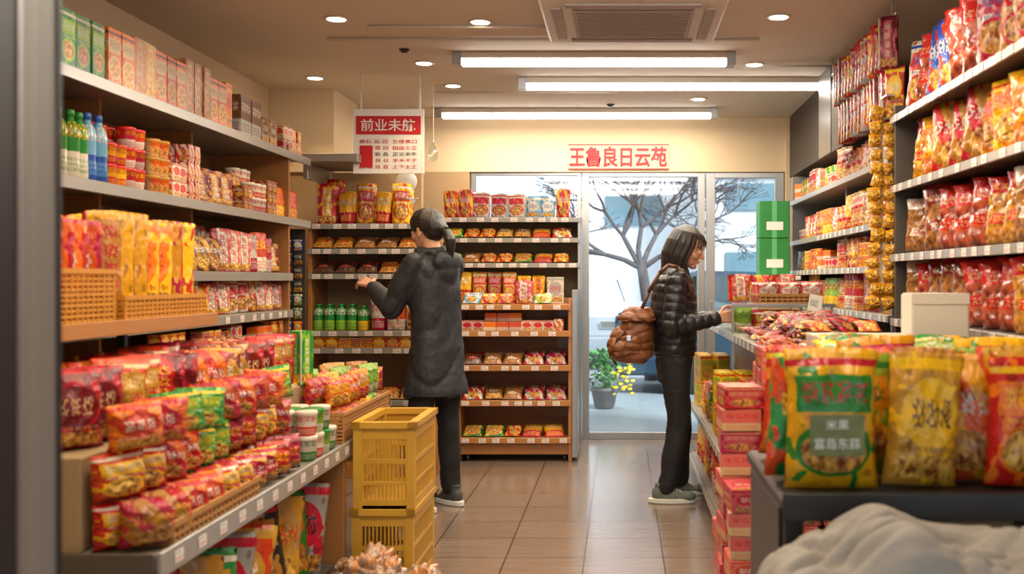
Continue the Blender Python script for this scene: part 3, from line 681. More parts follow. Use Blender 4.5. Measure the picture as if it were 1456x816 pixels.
# catalog
PALW=[('red','yellow','white'),('yellow','red','white'),('orange','yellow','red'),('red','white','yellow'),('gold','red','white'),('dark_red','gold','white'),('white','red','red'),('orange','white','red'),('lime','yellow','red'),('pink','white','red'),('brown','gold','white'),('yellow','orange','dark_red'),('red','gold','white'),('green','yellow','white'),('light_blue','white','blue')]
def pool(n,kind,phr,w,h,d,seed,pal=PALW,**k):
    rr=random.Random(seed); out=[]
    for i in range(n):
        b,a,t=pal[i%len(pal)]; s=rr.uniform(.82,1.15)
        out.append(BAG(b,a,t,w*s,h*rr.uniform(.85,1.15),d*rr.uniform(.9,1.2),rr.randrange(5),kind=kind,phr=phr,**k))
    return out
bags_mix=pool(13,'snack_pouch','foil snack pouch',.12,.19,.06,1,stand=True)
bags_cool=pool(6,'crisp_bag','crisp bag',.115,.155,.055,2,pal=[('white','red','red'),('green','yellow','white'),('light_blue','white','blue'),('pink','white','red'),('yellow','red','white'),('red','yellow','white')],stand=True)
boxes_small=[BOX('red','yellow','white',.085,.07,.06,1),BOX('orange','white','red',.085,.06,.06,3),BOX('yellow','red','white',.07,.065,.06,0),BOX('white','red','red',.075,.07,.06,1),BOX('cream','red','brown',.06,.075,.06,0),BOX('red','white','yellow',.065,.08,.06,2),BOX('gold','dark_red','white',.07,.06,.06,2)]
kw=dict(kind='tall_carton',phr='tall snack carton')
cartons=[BOX('gold','cream','red',.1,.22,.07,4,**kw),BOX('tan','cream','red',.09,.24,.07,4,**kw),BOX('yellow','orange','brown',.08,.225,.07,1,**kw),BOX('orange','cream','brown',.1,.21,.07,0,**kw),BOX('tan','gold','dark_red',.085,.23,.07,2,**kw)]
cartg=[BOX('green','white','white',.1,.21,.07,3,**kw),BOX('white','green','green',.1,.2,.07,1,**kw),BOX('green','lime','white',.1,.2,.07,0,**kw)]
tubs=[CAN('white','red','red',.035,.075,3,'white'),CAN('red','white','yellow',.036,.08,3,'red'),CAN('yellow','red','red',.036,.08,3,'red'),CAN('cream','orange','red',.035,.075,0,'gold')]
bottles=[BOTTLE('light_blue','blue','white',.033,.25,'blue'),BOTTLE('green','white','yellow',.033,.24,'green'),BOTTLE('white','blue','blue',.034,.25,'white')]
gbott=[BOTTLE('green','lime','white',.035,.17,'green'),BOTTLE('green','yellow','white',.034,.16,'green')]
tallp=pool(4,'tall_pouch','tall snack pouch',.15,.26,.07,5,stand=True)
flat=pool(7,'snack_packet','snack packet',.14,.13,.05,6,pal=[('white','red','red'),('red','yellow','white'),('gold','brown','white'),('green','yellow','white'),('light_blue','white','red'),('yellow','red','white'),('lime','white','red')],lean=58)
clr1=clearsnack('clear_bag_of_nuts',(.4,.17,.04),'brown','white','red',12,.8); clr2=clearsnack('clear_bag_of_dark_snacks','brown','black','red','white',10,.75)
clr4=clearsnack('clear_bag_of_golden_snacks',(.68,.3,.04),(.2,.06,.015),'red','yellow',8,.76)
clearf=[BAG('brown','white','red',.14,.13,.05,lean=58,mat=clr1,kind='dried_snack_bag',phr='dried snack bag',lump=.1),BAG('dark_red','black','red',.14,.13,.05,lean=58,mat=clr2,kind='dried_snack_bag',phr='dried snack bag',lump=.1),BAG('gold','red','red',.13,.13,.05,lean=58,mat=clr4,kind='dried_snack_bag',phr='dried snack bag',lump=.1)]
# =============== LEFT WALL UNIT
XF=-1.9
unit('shelving_unit','long grey and wood wall shelving stocked with snacks','shelving','+X',XF,XL+.015,2.3,6.1,
 [.45,.9,1.10,1.31,(1.63,XF,2.3,6.45),(2.01,XF,2.3,6.45)],2.05,[2.312,3.3,4.2,5.1,6.088],M['shelfmetal'],M['wood'],M['rail'],M['cream'],railh=.045,postin=.17)
W='on grey wall shelf'
fill(cartg,'+X',XF,2.8,3.95,2.01,W,'cartons on the top wall shelf',.22,1,(3,4),jit=2)
fill(cartons,'+X',XF,3.95,5.3,2.01,W,'cartons on the top wall shelf',.24,1,(2,3),gap=.002,jit=2)
gb=BOX('brown','silver','white',.16,.2,.14,3); gb2=BOX('tan','brown','white',.12,.14,.12,1)
fill([gb,gb2],'+X',XF,5.33,5.98,2.01,W,'large boxes on the top wall shelf',.21,1,(1,2),jit=3)
fill([boxes_small[0],boxes_small[3]],'+X',XF,6.02,6.42,2.01,W,'small boxes on the top wall shelf',.17,2,(2,2))
G='products on the upper wall shelf'
fill(bottles,'+X',XF,2.95,3.98,1.63,W,G,.2,1,(2,3),gap=.001)
fill([tubs[1],tubs[2]],'+X',XF,3.98,4.36,1.63,W,G,.26,2,(2,2))
fill([tubs[0],tubs[3],boxes_small[3],boxes_small[5]],'+X',XF,4.37,4.85,1.63,W,G,.25,2,(2,3))
fill(bags_cool[:1]+bags_mix[3:6],'+X',XF,4.87,5.35,1.63,W,G,.2,2,(2,3),turn=20)
fill(boxes_small[3:]+tubs[:1],'+X',XF,5.36,5.95,1.63,W,G,.23,2,(2,3))
fill(bags_mix[1:8],'+X',XF,5.96,6.42,1.63,W,G,.2,1,(1,2),turn=20)
G='products on the middle wall shelves'
fill(bags_mix,'+X',XF,3.85,6.06,1.31,W,G,.2,2,(1,3),turn=25,tilt=4)
fill(bags_cool+bags_mix[:2],'+X',XF,3.85,6.06,1.10,W,G,.15,2,(1,3),turn=25,tilt=4)
fill(boxes_small,'+X',XF,4.4,6.06,.9,W,G,.15,1,(2,3))
fill(boxes_small+bags_mix[:2],'+X',XF,5.2,6.06,.45,W,G,.2,1,(2,3))
# rack of hanging packets at end of unit
rk=empty('hanging_packet_rack',(-1.98,6.3,0),label='narrow dark rack standing beside the wall shelving',category='rack')
cub('post',-2.2,-2.17,6.4,6.43,0,1.62-.03,M['black'],parent=rk); cub('back_board',-2.2,-1.92,6.43,6.44,.3,1.58,M['dark'],parent=rk); cub('foot',-2.3,-1.95,6.2,6.45,0,.03,M['black'],parent=rk)
minis=[BAG(b,a,t,.055,.07,.015,s,kind='mini_packet',phr='mini snack packet') for b,a,t,s in (('blue','white','yellow',1),('red','yellow','white',1),('green','white','white',1),('black','gold','white',3),('orange','white','red',3))]
for r in range(13):
    for c in range(4):
        p=R.choice(minis); place(p,-2.16+c*.066,6.415,.45+r*.083,0,'hanging on dark rack','packets on the narrow rack')
lg=empty('ledge_shelf',(-1.8,6.75,1.93),label='short grey shelf turning the corner by the pillar',category='shelf')
cub('board',-2.0,-1.62,6.5,7.12,2.0,2.05,M['shelfmetal'],parent=lg); cub('bracket',-1.97,-1.94,6.55,7.1,1.9,1.999,M['alu'],parent=lg)
# =============== LEFT DISPLAY TABLE
dt=empty('display_table',(-1.5,3.8,0),label='low stepped promotional display table with price rails',category='display table')
TX=-1.10
ZD=.61
dk=cub('deck',-1.86,TX,2.5,5.18,ZD-.03,ZD,M['shelfmetal'],parent=dt)
cub('price_rail',TX,TX+.012,2.5,5.18,ZD-.05,ZD+.012,M['rail'],parent=dk); cub('price_rail',-1.86,TX,2.488,2.5,ZD-.05,ZD+.012,M['shelfdark'],parent=dk)
for k in range(18): link('price_tag',TAG,T((TX+.0135,2.6+k*.145,ZD-.018))@Matrix.Rotation(rad(90),4,'Z'),dk)
cub('riser',-1.86,-1.3,2.54,4.4,ZD+.001,.84,M['cream'],parent=dt); 
cub('lower_deck',-1.86,-1.14,2.55,4.2,.1,.14,M['shelfdark'],parent=dt)
for (a,b2) in ((2.55,2.6),(5.1,5.15)):
    cub('leg',-1.2,-1.15,a,b2,0,ZD-.031,M['aludark'],parent=dt); cub('leg',-1.84,-1.79,a,b2,0,ZD-.031,M['aludark'],parent=dt)
cub('side_panel',-1.24,-1.105,4.22,4.25,0,ZD-.052,M['wood'],parent=dt)
cub('upper_tier',-1.86,-1.5,2.45,3.9,1.12,1.145,M['shelfmetal'],parent=dt); cub('tier_rail',-1.5,-1.488,2.45,3.9,1.105,1.15,M['railwood'],parent=dt)
for yy in (2.5,3.85): cub('tier_post',-1.84,-1.81,yy,yy+.03,ZD,1.119,M['aludark'],parent=dt)
def basketmesh(w,d,h,mat,rowh=.014):
    L=[(-w/2,w/2,-d/2,d/2,0,.006)]
    n=int(h/rowh)
    for k in range(n):
        z=k*h/n+.003; o=.0015*(k%2)
        L+=[(-w/2-o,w/2+o,-d/2-.004-o,-d/2-o,z,z+rowh*.62),(-w/2-o,w/2+o,d/2+o,d/2+.004+o,z,z+rowh*.62),(-w/2-.004-o,-w/2-o,-d/2,d/2,z,z+rowh*.62),(w/2+o,w/2+.004+o,-d/2,d/2,z,z+rowh*.62)]
    for k in range(int(w/.03)+1):
        x=-w/2+k*.03; L+=[(x,x+.006,-d/2-.006,-d/2,0,h),(x,x+.006,d/2,d/2+.006,0,h)]
    for k in range(int(d/.03)+1):
        y=-d/2+k*.03; L+=[(-w/2-.006,-w/2,y,y+.006,0,h),(w/2,w/2+.006,y,y+.006,0,h)]
    L+=[(-w/2-.009,w/2+.009,-d/2-.009,-d/2+.002,h-.008,h+.006),(-w/2-.009,w/2+.009,d/2-.002,d/2+.009,h-.008,h+.006),(-w/2-.009,-w/2+.002,-d/2,d/2,h-.008,h+.006),(w/2-.002,w/2+.009,-d/2,d/2,h-.008,h+.006)]
    return barsmesh('basket',L,mat)
def basket(x,y,z,w,d,h,mat,label):
    return link('basket',basketmesh(w,d,h,mat),T((x,y,z)),label=label,category='basket')
basket(-1.67,2.93,1.146,.3,.46,.15,M['basket'],'orange woven basket holding red snack packets')
basket(-1.66,3.52,1.146,.3,.62,.07,M['basket'],'shallow orange woven basket holding tall yellow packets')
rp=[BAG('red','orange','white',.15,.29,.06,1,stand=True,kind='tall_packet',phr='tall foil packet'),BAG('orange','red','yellow',.15,.29,.06,4,stand=True,kind='tall_packet',phr='tall foil packet')]
yp=[BAG('yellow','gold','red',.16,.33,.06,4,stand=True,kind='tall_packet',phr='tall foil packet'),BAG('yellow','orange','red',.16,.31,.06,1,stand=True,kind='tall_packet',phr='tall foil packet'),BAG('yellow','red','yellow',.16,.32,.06,4,stand=True,kind='tall_packet',phr='tall foil packet')]
for k in range(5):
    place(rp[k%2 if k!=3 else 0],-1.6,2.77+k*.082,1.155,50+R.uniform(-8,8),'in orange woven basket','packets in the upper basket')
    place(rp[(k+1)%2],-1.74,2.79+k*.08,1.155,50+R.uniform(-8,8),'in orange woven basket','packets in the upper basket')
for k in range(6):
    place(yp[(k//2)%3],-1.585,3.27+k*.092,1.155,48+R.uniform(-8,8),'in shallow woven basket','yellow packets on the upper tier')
    place(yp[(k+1)%3],-1.73,3.27+k*.092,1.155,48+R.uniform(-8,8),'in shallow woven basket','yellow packets on the upper tier')
kw=dict(full=.22,kind='noodle_pack',phr='plump snack pack')
brick=[BAG('red','dark_red','cream',.17,.2,.095,1,crimp=.05,**kw),BAG('red','gold','cream',.16,.21,.095,0,**kw),BAG('dark_red','red','yellow',.17,.2,.09,4,**kw),BAG('red','orange','white',.16,.19,.09,2,**kw),BAG('dark_red','gold','white',.16,.2,.09,1,**kw)]
def row(ps,x,y0,y1,z,rot,where,group,step,n_st=1,jx=.0,jr=6,tl=0):
    y=y0;k=0
    while y<y1:
        p=ps[(k//2)%len(ps)]
        for q in range(n_st):
            xx,zz,rr_=x+R.uniform(-jx,jx),z+.0012+q*(p['h']+.001),rot+R.uniform(-jr,jr)
            o=place(p,xx,y,zz,rr_,where,group)
            if tl and q==n_st-1: a=rad(R.uniform(-tl,tl)); o.matrix_basis=Matrix.Translation((xx,y,zz+abs(math.sin(a))*p['w']*.35))@Matrix.Rotation(rad(rr_),4,'Z')@Matrix.Rotation(a,4,'Y')
        y+=step; k+=1
row(brick,-1.39,2.66,4.3,.84,40,'on the display table','snack packs on the display riser',.122,jr=9,tl=5)
row(brick[::-1],-1.57,2.66,4.3,.84,40,'on the display table','snack packs on the display riser',.135,jr=9,tl=5)
gs=BOX('green','lime','white',.07,.22,.07,4); place(gs,-1.31,4.33,.842,60,'on the display table','snack packs on the display riser')
kw=dict(full=.24,kind='biscuit_pack',phr='plump biscuit pack',st=True)
mid=[BAG('red','yellow','white',.14,.115,.09,0,**kw),BAG('orange','red','white',.14,.115,.09,1,**kw),BAG('red','orange','white',.15,.115,.09,2,**kw),BAG('gold','red','yellow',.14,.115,.09,2,**kw),BAG('yellow','red','white',.13,.11,.085,1,**kw),BAG('dark_red','red','yellow',.14,.12,.09,1,**kw)]
grn=[BAG('green','lime','yellow',.14,.115,.09,0,**kw)]
row([mid[0],mid[2],grn[0],mid[5]],-1.235,2.6,3.75,ZD,48,'on the display table','small packs on the display table',.112,2,jr=9,tl=5)
basket(-1.172,2.92,ZD+.0005,.125,.62,.055,M['wicker'],'low tan wicker tray at the table edge')
row([mid[3],mid[1],mid[0],mid[4],mid[5]],-1.158,2.58,3.72,ZD+.008,48,'on the display table','small packs on the display table',.115,1,jr=10,tl=5)
row([mid[1],grn[0],mid[2]],-1.2,2.62,3.7,ZD+.236,35,'on the display table','small packs on the display table',.13,1,jr=16,tl=8)
WG=[CAN('white','green','green',.038,.09,3,'white'),CAN('white','red','red',.038,.09,3,'white'),CAN('lime','white','green',.038,.09,3,'green')]
for k in range(4):
    for q in range(2 if k<3 else 1):
        for xx in (-1.148,-1.232): place(WG[(k+q)%3],xx,3.86+k*.086,ZD+.0012+q*.091,0,'stacked on display table','white tubs on the display table')
basket(-1.25,4.66,ZD+.001,.27,.84,.12,M['wicker'],'long tan wicker tray full of small snack packets')
small=pool(6,'candy_packet','small snack packet',.1,.12,.055,9,pal=[('orange','yellow','red'),('red','orange','white'),('yellow','red','white'),('lime','white','green'),('red','yellow','white'),('gold','red','white')],full=.35)
for k in range(9):
    for j in range(3):
        for q in range(2): place(small[(k//2+j)%6],-1.165-j*.085,4.3+k*.087,ZD+.012+q*.125,52+R.uniform(-18,18),'in wicker tray','small packets in the wicker tray')
for k in range(9):
    for q in range(2): place(small[3] if k<4 else mid[k%4],-1.62+(q*.12),4.47+k*.078,ZD+.002,60,'on the display table','packets behind the wicker tray')
kw=dict(stand=True,rough=.2,lump=.14,kind='foil_bag',phr='large foil bag')
und=[BAG('gold','brown','white',.26,.37,.1,0,**kw),BAG('black','gold','red',.26,.36,.1,0,**kw),BAG('gold','tan','red',.25,.35,.1,2,**kw),BAG('green','gold','white',.24,.34,.1,0,**kw),BAG('silver','red','black',.24,.35,.1,1,**kw),BAG('red','gold','white',.24,.35,.1,1,**kw)]
for k in range(11):
    place(und[k%6],0,0,0,0,'under the display table','foil bags under the display table',M4=T((-1.245,2.66+k*.135,.145))@Matrix.Rotation(rad(42+R.uniform(-8,8)),4,'Z')@Matrix.Rotation(rad(R.uniform(-10,10)),4,'Y'))
    place(und[(k+2)%6],0,0,0,0,'under the display table','foil bags under the display table',M4=T((-1.5,2.66+k*.135,.145))@Matrix.Rotation(rad(38+R.uniform(-8,8)),4,'Z'))
# crates
def cratemesh(w,d,h,mat):
    t=.012; L=[(-w/2,w/2,-d/2,d/2,0,.012)]
    for (x0,x1,y0,y1) in ((-w/2,w/2,-d/2,-d/2+t),(-w/2,w/2,d/2-t,d/2),(-w/2,-w/2+t,-d/2,d/2),(w/2-t,w/2,-d/2,d/2)):
        L+=[(x0,x1,y0,y1,0,.035),(x0,x1,y0,y1,h*.27,h*.31),(x0,x1,y0,y1,h*.52,h*.57),(x0,x1,y0,y1,h*.8,h-.02)]
        nx=int(max(x1-x0,y1-y0)/.016)
        for k in range(nx+1):
            if x1-x0>y1-y0: xx=x0+k*(x1-x0-.006)/nx; L.append((xx,xx+.006,y0+.002,y1-.002,.03,h-.02))
            else: yy=y0+k*(y1-y0-.006)/nx; L.append((x0+.002,x1-.002,yy,yy+.006,.03,h-.02))
        e=.012
        L+=[(x0-e,x1+e,y0-e,y1+e,h-.025,h),]
    for sx in(-1,1):
        for sy in (-1,1): L.append((min(sx*w/2,sx*(w/2-.03))-(.004 if sx<0 else -.0),max(sx*w/2,sx*(w/2-.03))+.002,min(sy*d/2,sy*(d/2-.03))-.004,max(sy*d/2,sy*(d/2-.03))+.002,0,h-.02))
    return barsmesh('plastic_crate',L,mat)
cm=cratemesh(.24,.48,.348,M['crate'])
for k in range(2): link('plastic_crate',cm,T((-.955+.006*k,4.48,.001+k*.35)),label='yellow ochre slotted plastic crate stacked beside the display table',category='crate',group='stacked ochre crates')
def blob(name,c,sc,mat,seed,label,cat,amp=.18,f=5,vox=.012):
    bm=bmesh.new(); sph(bm,(0,0,0),sc,sub=4)
    me=remesh(bm,name,vox,mat,1,lambda p,n:amp*min(sc)*(noise.noise(p*f+Vector((seed,0,0)))+.8*abs(noise.noise(p*f*3+Vector((seed,3,0))))-.9*max(0,.2-abs(noise.noise(p*f*1.6)))))
    mn=min(v.co.z for v in me.vertices)
    for v in me.vertices:
        if v.co.z<mn*.7: v.co.z=mn*.7
    return link(name,me,T((c[0],c[1],c[2]-mn*.7)),label=label,category=cat)
clrO=clearsnack('clear_bag_with_cookies',(.5,.2,.06),(.15,.05,.02),'red','white',28,.8,obj=True)
blob('clear_snack_bag',(-.97,4.03,.0),(.15,.1,.12),clrO,3,'crumpled clear bag of cookies beside the crates','snack bag',.5,12,.006)
blob('clear_snack_bag',(-.75,4.1,.0),(.08,.09,.08),clrO,6,'small crumpled clear bag of snacks beside the crates','snack bag',.5,14,.006)
# =============== BACK LEFT UNIT B
unit('shelving_unit','narrow grey shelf unit with dried snacks and bottles','shelving','-Y',6.74,7.14,-2.0,-1.2,[.5,.835,.945,1.31,1.47,1.63],1.64,[-1.988,-1.212],M['shelfmetal'],M['wood'],M['rail'],M['wallbrown'],tagstep=.1)
W='on grey shelf unit'
G='products on the grey shelf unit'
fill(tallp+clearf[2:]+bags_mix[:2],'-Y',6.74,-1.98,-1.23,1.63,W,G,.2,2,(1,1),inset=.05,jit=14,tilt=7)
fill(clearf+flat[:1],'-Y',6.74,-1.98,-1.23,1.47,W,G,.1,2,(2,3)); fill(clearf,'-Y',6.74,-1.98,-1.23,1.31,W,G,.1,2,(2,3))
fill(gbott,'-Y',6.74,-1.98,-1.62,.945,W,G,.2,2,(3,4)); fill(bags_cool+bags_mix,'-Y',6.74,-1.61,-1.23,.945,W,G,.2,2,(1,2)); fill(clearf+flat[:2],'-Y',6.74,-1.98,-1.23,.5,W,G,.1,1,(2,3)); fill([boxes_small[2],boxes_small[0]],'-Y',6.74,-1.98,-1.23,.835,W,G,.07,1,(2,3))
# =============== UNIT C tall
unit('shelving_unit','tall grey shelf unit of snack bags before the window','shelving','-Y',7.77,8.15,-1.33,-.29,[1.12,1.395,1.58,1.73],1.74,[-1.318,-.302],M['shelfmetal'],M['alu'],M['rail'],M['cream'],tagstep=.1)
W='on tall grey shelf'; G='products on the tall grey shelf unit'
fill([bags_mix[0],bags_mix[3],bags_mix[2],bags_cool[0],bags_cool[2]],'-Y',7.77,-1.31,-.31,1.73,W,G,.2,2,(1,3),tilt=4)
fill(flat,'-Y',7.77,-1.31,-.31,1.58,W,G,.1,2,(1,2)); fill(flat+clearf,'-Y',7.77,-1.31,-.31,1.395,W,G,.15,2,(1,2)); 
fill(bags_mix+bags_cool,'-Y',7.77,-1.31,-.31,1.12,W,G,.2,1,(1,3))
# =============== UNIT D wood
ud=unit('wooden_display_shelf','orange wood display shelf on casters filled with packaged snacks','shelving','-Y',7.36,7.74,-1.14,-.34,[.17,.43,.675,.915,1.10],1.14,[-1.128,-.352],M['wood'],M['wood'],M['railwood'],M['wood'],tagstep=.1,railh=.04,base=False)
cub('plinth',-1.13,-.35,7.38,7.72,.05,.146,M['wood'],parent=ud)
for xx in (-1.08,-.4):
    for yy in (7.42,7.68): link('caster',lathe('caster',[(.001,0),(.02,0),(.024,.004),(.024,.018),(.02,.022),(.001,.022)],M['black'],16),T((xx,yy-.01,.025))@Matrix.Rotation(rad(90),4,'Y'),ud)
cub('tall_side_post',-.338,-.30,7.37,7.73,.03,1.2,M['alu'],parent=ud)
W='on wooden display shelf'; G='products on the wooden display shelf'
fill(flat[1:]+bags_cool[3:],'-Y',7.36,-1.11,-.37,1.10,W,G,.1,2,(1,2))
fill(boxes_small,'-Y',7.36,-1.11,-.37,.915,W,G,.14,2,(2,3)); fill(clearf+flat[:2],'-Y',7.36,-1.11,-.37,.675,W,G,.13,2,(1,2))
fill(clearf+flat[:3],'-Y',7.36,-1.11,-.37,.43,W,G,.13,2,(1,2)); fill(bags_mix[:6]+flat,'-Y',7.36,-1.11,-.37,.17,W,G,.2,1,(1,2),jit=12)
wc=BOX('white','silver','red',.12,.19,.06,1); place(wc,-.47,7.66,1.101,0,W,'boxes on the wooden display shelf')
# scale
x=PX(578,6.9)
sc_=empty('dial_scale',(x,6.9,1.632),label='small white dial scale on top of the shelf unit',category='scale')
link('dial',lathe('dial',[(.001,-.02),(.06,-.02),(.068,-.01),(.068,.01),(.06,.02),(.001,.02)],M['white'],24),T((x,6.9,PZ(258,6.9)))@Matrix.Rotation(rad(90),4,'X'),sc_)
link('bowl',lathe('bowl',[(.02,0),(.05,.01),(.08,.04),(.085,.045),(.08,.046),(.02,.012)],M['chrome'],24),T((x,6.9,PZ(300,6.9)+.035)),sc_)
cub('stem',x-.008,x+.008,6.89,6.91,1.632,PZ(272,6.9),M['chrome'],parent=sc_)
hb=empty('hanging_wire_light',(PX(616,7.0),7.0,ZC),label='thin white cord with small bulb hanging from ceiling',category='hanging light')
cub('cord',PX(616,7.0)-.002,PX(616,7.0)+.002,6.998,7.002,PZ(200,7.0),ZC-.001,M['white'],parent=hb)
link('bulb',lathe('bulb',[(.01,0),(.03,.02),(.036,.06),(.03,.09),(.012,.12),(.012,.14)],M['caseglass'],16),T((PX(616,7.0),7.0,PZ(200,7.0)-.14)),hb)
# =============== RIGHT NEAR UNIT
XN=1.22
unit('shelving_unit','tall dark grey wall shelving packed with bagged snacks','shelving','-X',XN,XR-.01,2.5,4.74,[.5,.8,1.10,1.385,1.69,2.0],2.05,[2.512,4.728],M['shelfdark'],M['shelfdark'],M['rail'],M['dark'],railh=.034,thick=.02)
snY=clearsnack('yellow_snack_bag_print',(.8,.38,.03),(.36,.11,.01),'red','yellow',6,.74); snR=clearsnack('clear_bag_of_swirl_cookies',(.42,.16,.04),(.07,.018,.01),'dark_red','cream',7,.7); snO=clearsnack('orange_crisp_bag_print',(.75,.24,.02),(.36,.07,.01),'yellow','red',5,.78); snK=clearsnack('red_cookie_bag_print',(.5,.09,.03),(.1,.01,.01),'red','cream',6,.66)
def BK(kind,phr,items): return [BAG(b,a,t,w,h,d,s,mat=m,stand=True,lump=.12,kind=kind,phr=phr,full=.38) for b,a,t,w,h,d,s,m in items]
bigY=BK('puffed_snack_bag','puffed snack bag',[('yellow','red','white',.21,.27,.13,0,snY),('orange','yellow','red',.2,.26,.12,0,snO),('yellow','orange','red',.2,.25,.12,0,None),('gold','red','white',.21,.27,.13,2,None)])
bigR=BK('cookie_bag','cookie bag',[('brown','red','cream',.2,.255,.12,0,snR),('gold','red','cream',.19,.24,.12,0,clr4),('red','brown','cream',.2,.25,.12,0,snK),('brown','gold','white',.19,.25,.12,0,clr1)])
bigT=BK('large_snack_bag','large snack bag',[('white','red','blue',.2,.31,.11,0,None),('gold','red','white',.21,.3,.11,0,None),('red','blue','white',.2,.31,.11,2,None),('red','yellow','white',.2,.3,.11,0,snK),('orange','red','white',.2,.3,.11,1,None)])
W='on tall dark shelf'
kf=dict(turn=35,inset=-.02,jit=18,pack=.8,tilt=7)
fill(bigT,'-X',XN,2.55,4.7,2.0,W,'large bags on the top shelf',.3,2,(1,2),**kf); 
fill(bigY,'-X',XN,2.55,4.7,1.69,W,'yellow bags on the tall shelf',.3,2,(1,3),**kf)
fill(bigR,'-X',XN,2.55,4.7,1.385,W,'cookie bags on the tall shelf',.3,2,(1,3),**kf)
fill(bigR+bigY[:1],'-X',XN,2.55,4.7,1.10,W,'cookie bags on the tall shelf',.3,2,(1,3),**kf)
# clip strip
cs=empty('clip_strip',(1.2,4.86,1.12),label='hanging merchandising strip between the shelving units',category='display strip')
cub('strip',1.195,1.215,4.872,4.876,1.12,2.1,M['white'],parent=cs); cub('hook',1.2,1.24,4.76,4.87,2.1,2.11,M['chrome'],parent=cs)
puff=BAG('yellow','brown','red',.066,.06,.045,mat=clearsnack('yellow_puff_bag',(.9,.48,.02),(.3,.08,.01),'yellow','red',3,.8),kind='snack_sachet',phr='small puffed sachet',lump=.3)
for r in range(15):
    for c in range(2): place(puff,0,0,0,0,'on hanging strip','small packets on the hanging strip',M4=T((1.172+c*.066+R.uniform(-.008,.008),4.845,1.135+r*.062))@Matrix.Rotation(rad(R.uniform(-30,30)),4,'Z')@Matrix.Rotation(rad(R.uniform(-22,22)),4,'Y')@Matrix.Scale(R.uniform(.85,1.1),4))
kw=dict(kind='hanging_packet',phr='hanging snack packet')
hangp=[BAG('dark_red','pink','white',.1,.24,.03,4,**kw),BAG('silver','red','white',.1,.23,.03,0,**kw),BAG('red','yellow','white',.1,.22,.03,1,**kw),BAG('brown','red','white',.1,.24,.03,0,mat=snK,**kw)]
hr_=empty('hanging_rail',(1.25,5.5,2.45),label='metal rail under the ceiling for hanging packets',category='rail')
link('rod',lathe('rod',[(.001,0),(.008,.001),(.008,1.5),(.001,1.501)],M['chrome'],10),T((1.25,4.78,2.48))@Matrix.Rotation(rad(-90),4,'X'),hr_)
for yy in (4.85,6.2): cub('bracket',1.245,1.255,yy,yy+.01,2.488,ZC-.001,M['chrome'],parent=hr_)
for k in range(15):
    for q in range(2): place(R.choice(hangp),1.225+.03*q,4.82+k*.075,2.235-q*.21,-42+R.uniform(-20,20),'hanging below the ceiling','hanging packets near the ceiling')
link('mottled_plastic_sheet',boxmesh('mottled_plastic_sheet',.006,.36,.5,simple('mottled_grey_plastic',(.1,.1,.1),.25,var=.8,scale=25),.002),T((1.203,6.2,2.25)),label='mottled grey plastic sheet hanging under the rail',category='plastic sheet')
# =============== RIGHT FAR UNIT
XG=1.29
unit('shelving_unit','grey shelving by the counter with small packaged snacks','shelving','-X',XG,XR-.01,5.05,8.0,[.5,.8,1.10,1.34,1.56,1.86],2.05,[5.062,6.5,7.988],M['shelfmetal'],M['alu'],M['rail'],M['cream'],postin=.1)
W='on grey counter shelf'; G='products behind the counter'
fill(bags_cool+boxes_small[1:4]+bags_mix[2:5],'-X',XG,5.1,7.95,1.86,W,G,.17,2,(1,3),turn=25)
fill(bags_cool[3:]+tubs[:2]+bags_mix[:6],'-X',XG,5.1,7.95,1.56,W,G,.2,2,(1,3),turn=25)
fill(boxes_small+bags_cool,'-X',XG,5.1,7.95,1.34,W,G,.15,1,(1,3),turn=25); fill(bags_mix+boxes_small,'-X',XG,5.1,7.95,1.10,W,G,.17,1,(1,3),turn=25)
# =============== ISLAND COUNTER
ic=empty('island_counter',(.85,5,0),label='long stepped snack counter with shelves facing the aisle',category='counter')
IX=.47
cub('base',IX+.04,1.12,3.0,7.0,0,.1,M['black'],parent=ic)
s1=cub('lower_shelf',IX,1.12,3.0,7.0,.101,.13,M['shelfmetal'],parent=ic)
cub('back_body',.74,1.12,3.0,7.0,.131,.96,M['cream'],parent=ic)
s2=cub('middle_shelf',IX,.739,3.0,7.0,.45,.47,M['shelfmetal'],parent=ic)
s3=cub('top_board',.6,1.14,3.0,7.0,.961,.985,M['shelfmetal'],parent=ic)
for s,z,xx in ((s1,.125,IX),(s2,.47,IX),(s3,.985,.6)):
    cub('price_rail',xx-.011,xx-.001,3.0,7.0,z-.04,z,M['rail'],parent=s)
    for k in range(24): link('price_tag',TAG,T((xx-.0125,3.1+k*.16,z-.02))@Matrix.Rotation(rad(-90),4,'Z'),s)
W='on counter side shelf'; G='products on the counter shelves'
kw=dict(kind='biscuit_box',phr='biscuit box')
ylw=[BOX('yellow','lime','red',.1,.16,.08,0,**kw),BOX('yellow','red','white',.1,.15,.08,1,**kw),BAG('yellow','green','red',.12,.2,.06,0,stand=True),BOX('orange','yellow','red',.09,.15,.08,2,**kw)]
fill(bags_mix[:8],'-X',IX,3.0+.02,6.98,.131,W,G,.3,1,(1,3),turn=30)
fill(ylw+bags_mix[:4],'-X',IX,4.1,6.98,.471,W,G,.35,2,(2,3),turn=15)
kw=dict(kind='sweet_box',phr='small box')
pb=[BOX('pink','red','white',.125,.07,.17,1,**kw),BOX('pink','cream','red',.125,.07,.17,3,**kw),BOX('red','pink','cream',.125,.07,.17,0,**kw)]
for (yy,x0,z0,n) in ((3.2,.53,.471,6),(3.42,.53,.471,8),(3.62,.53,.471,8),(3.82,.54,.471,7),(3.2,.67,.471,6),(3.42,.67,.471,6)):
    for q in range(n): place(pb[R.randrange(3)],x0+R.uniform(-.008,.008),yy,z0+.001+q*.0712,R.uniform(-5,5),'stacked beside the counter','stacked pink boxes')
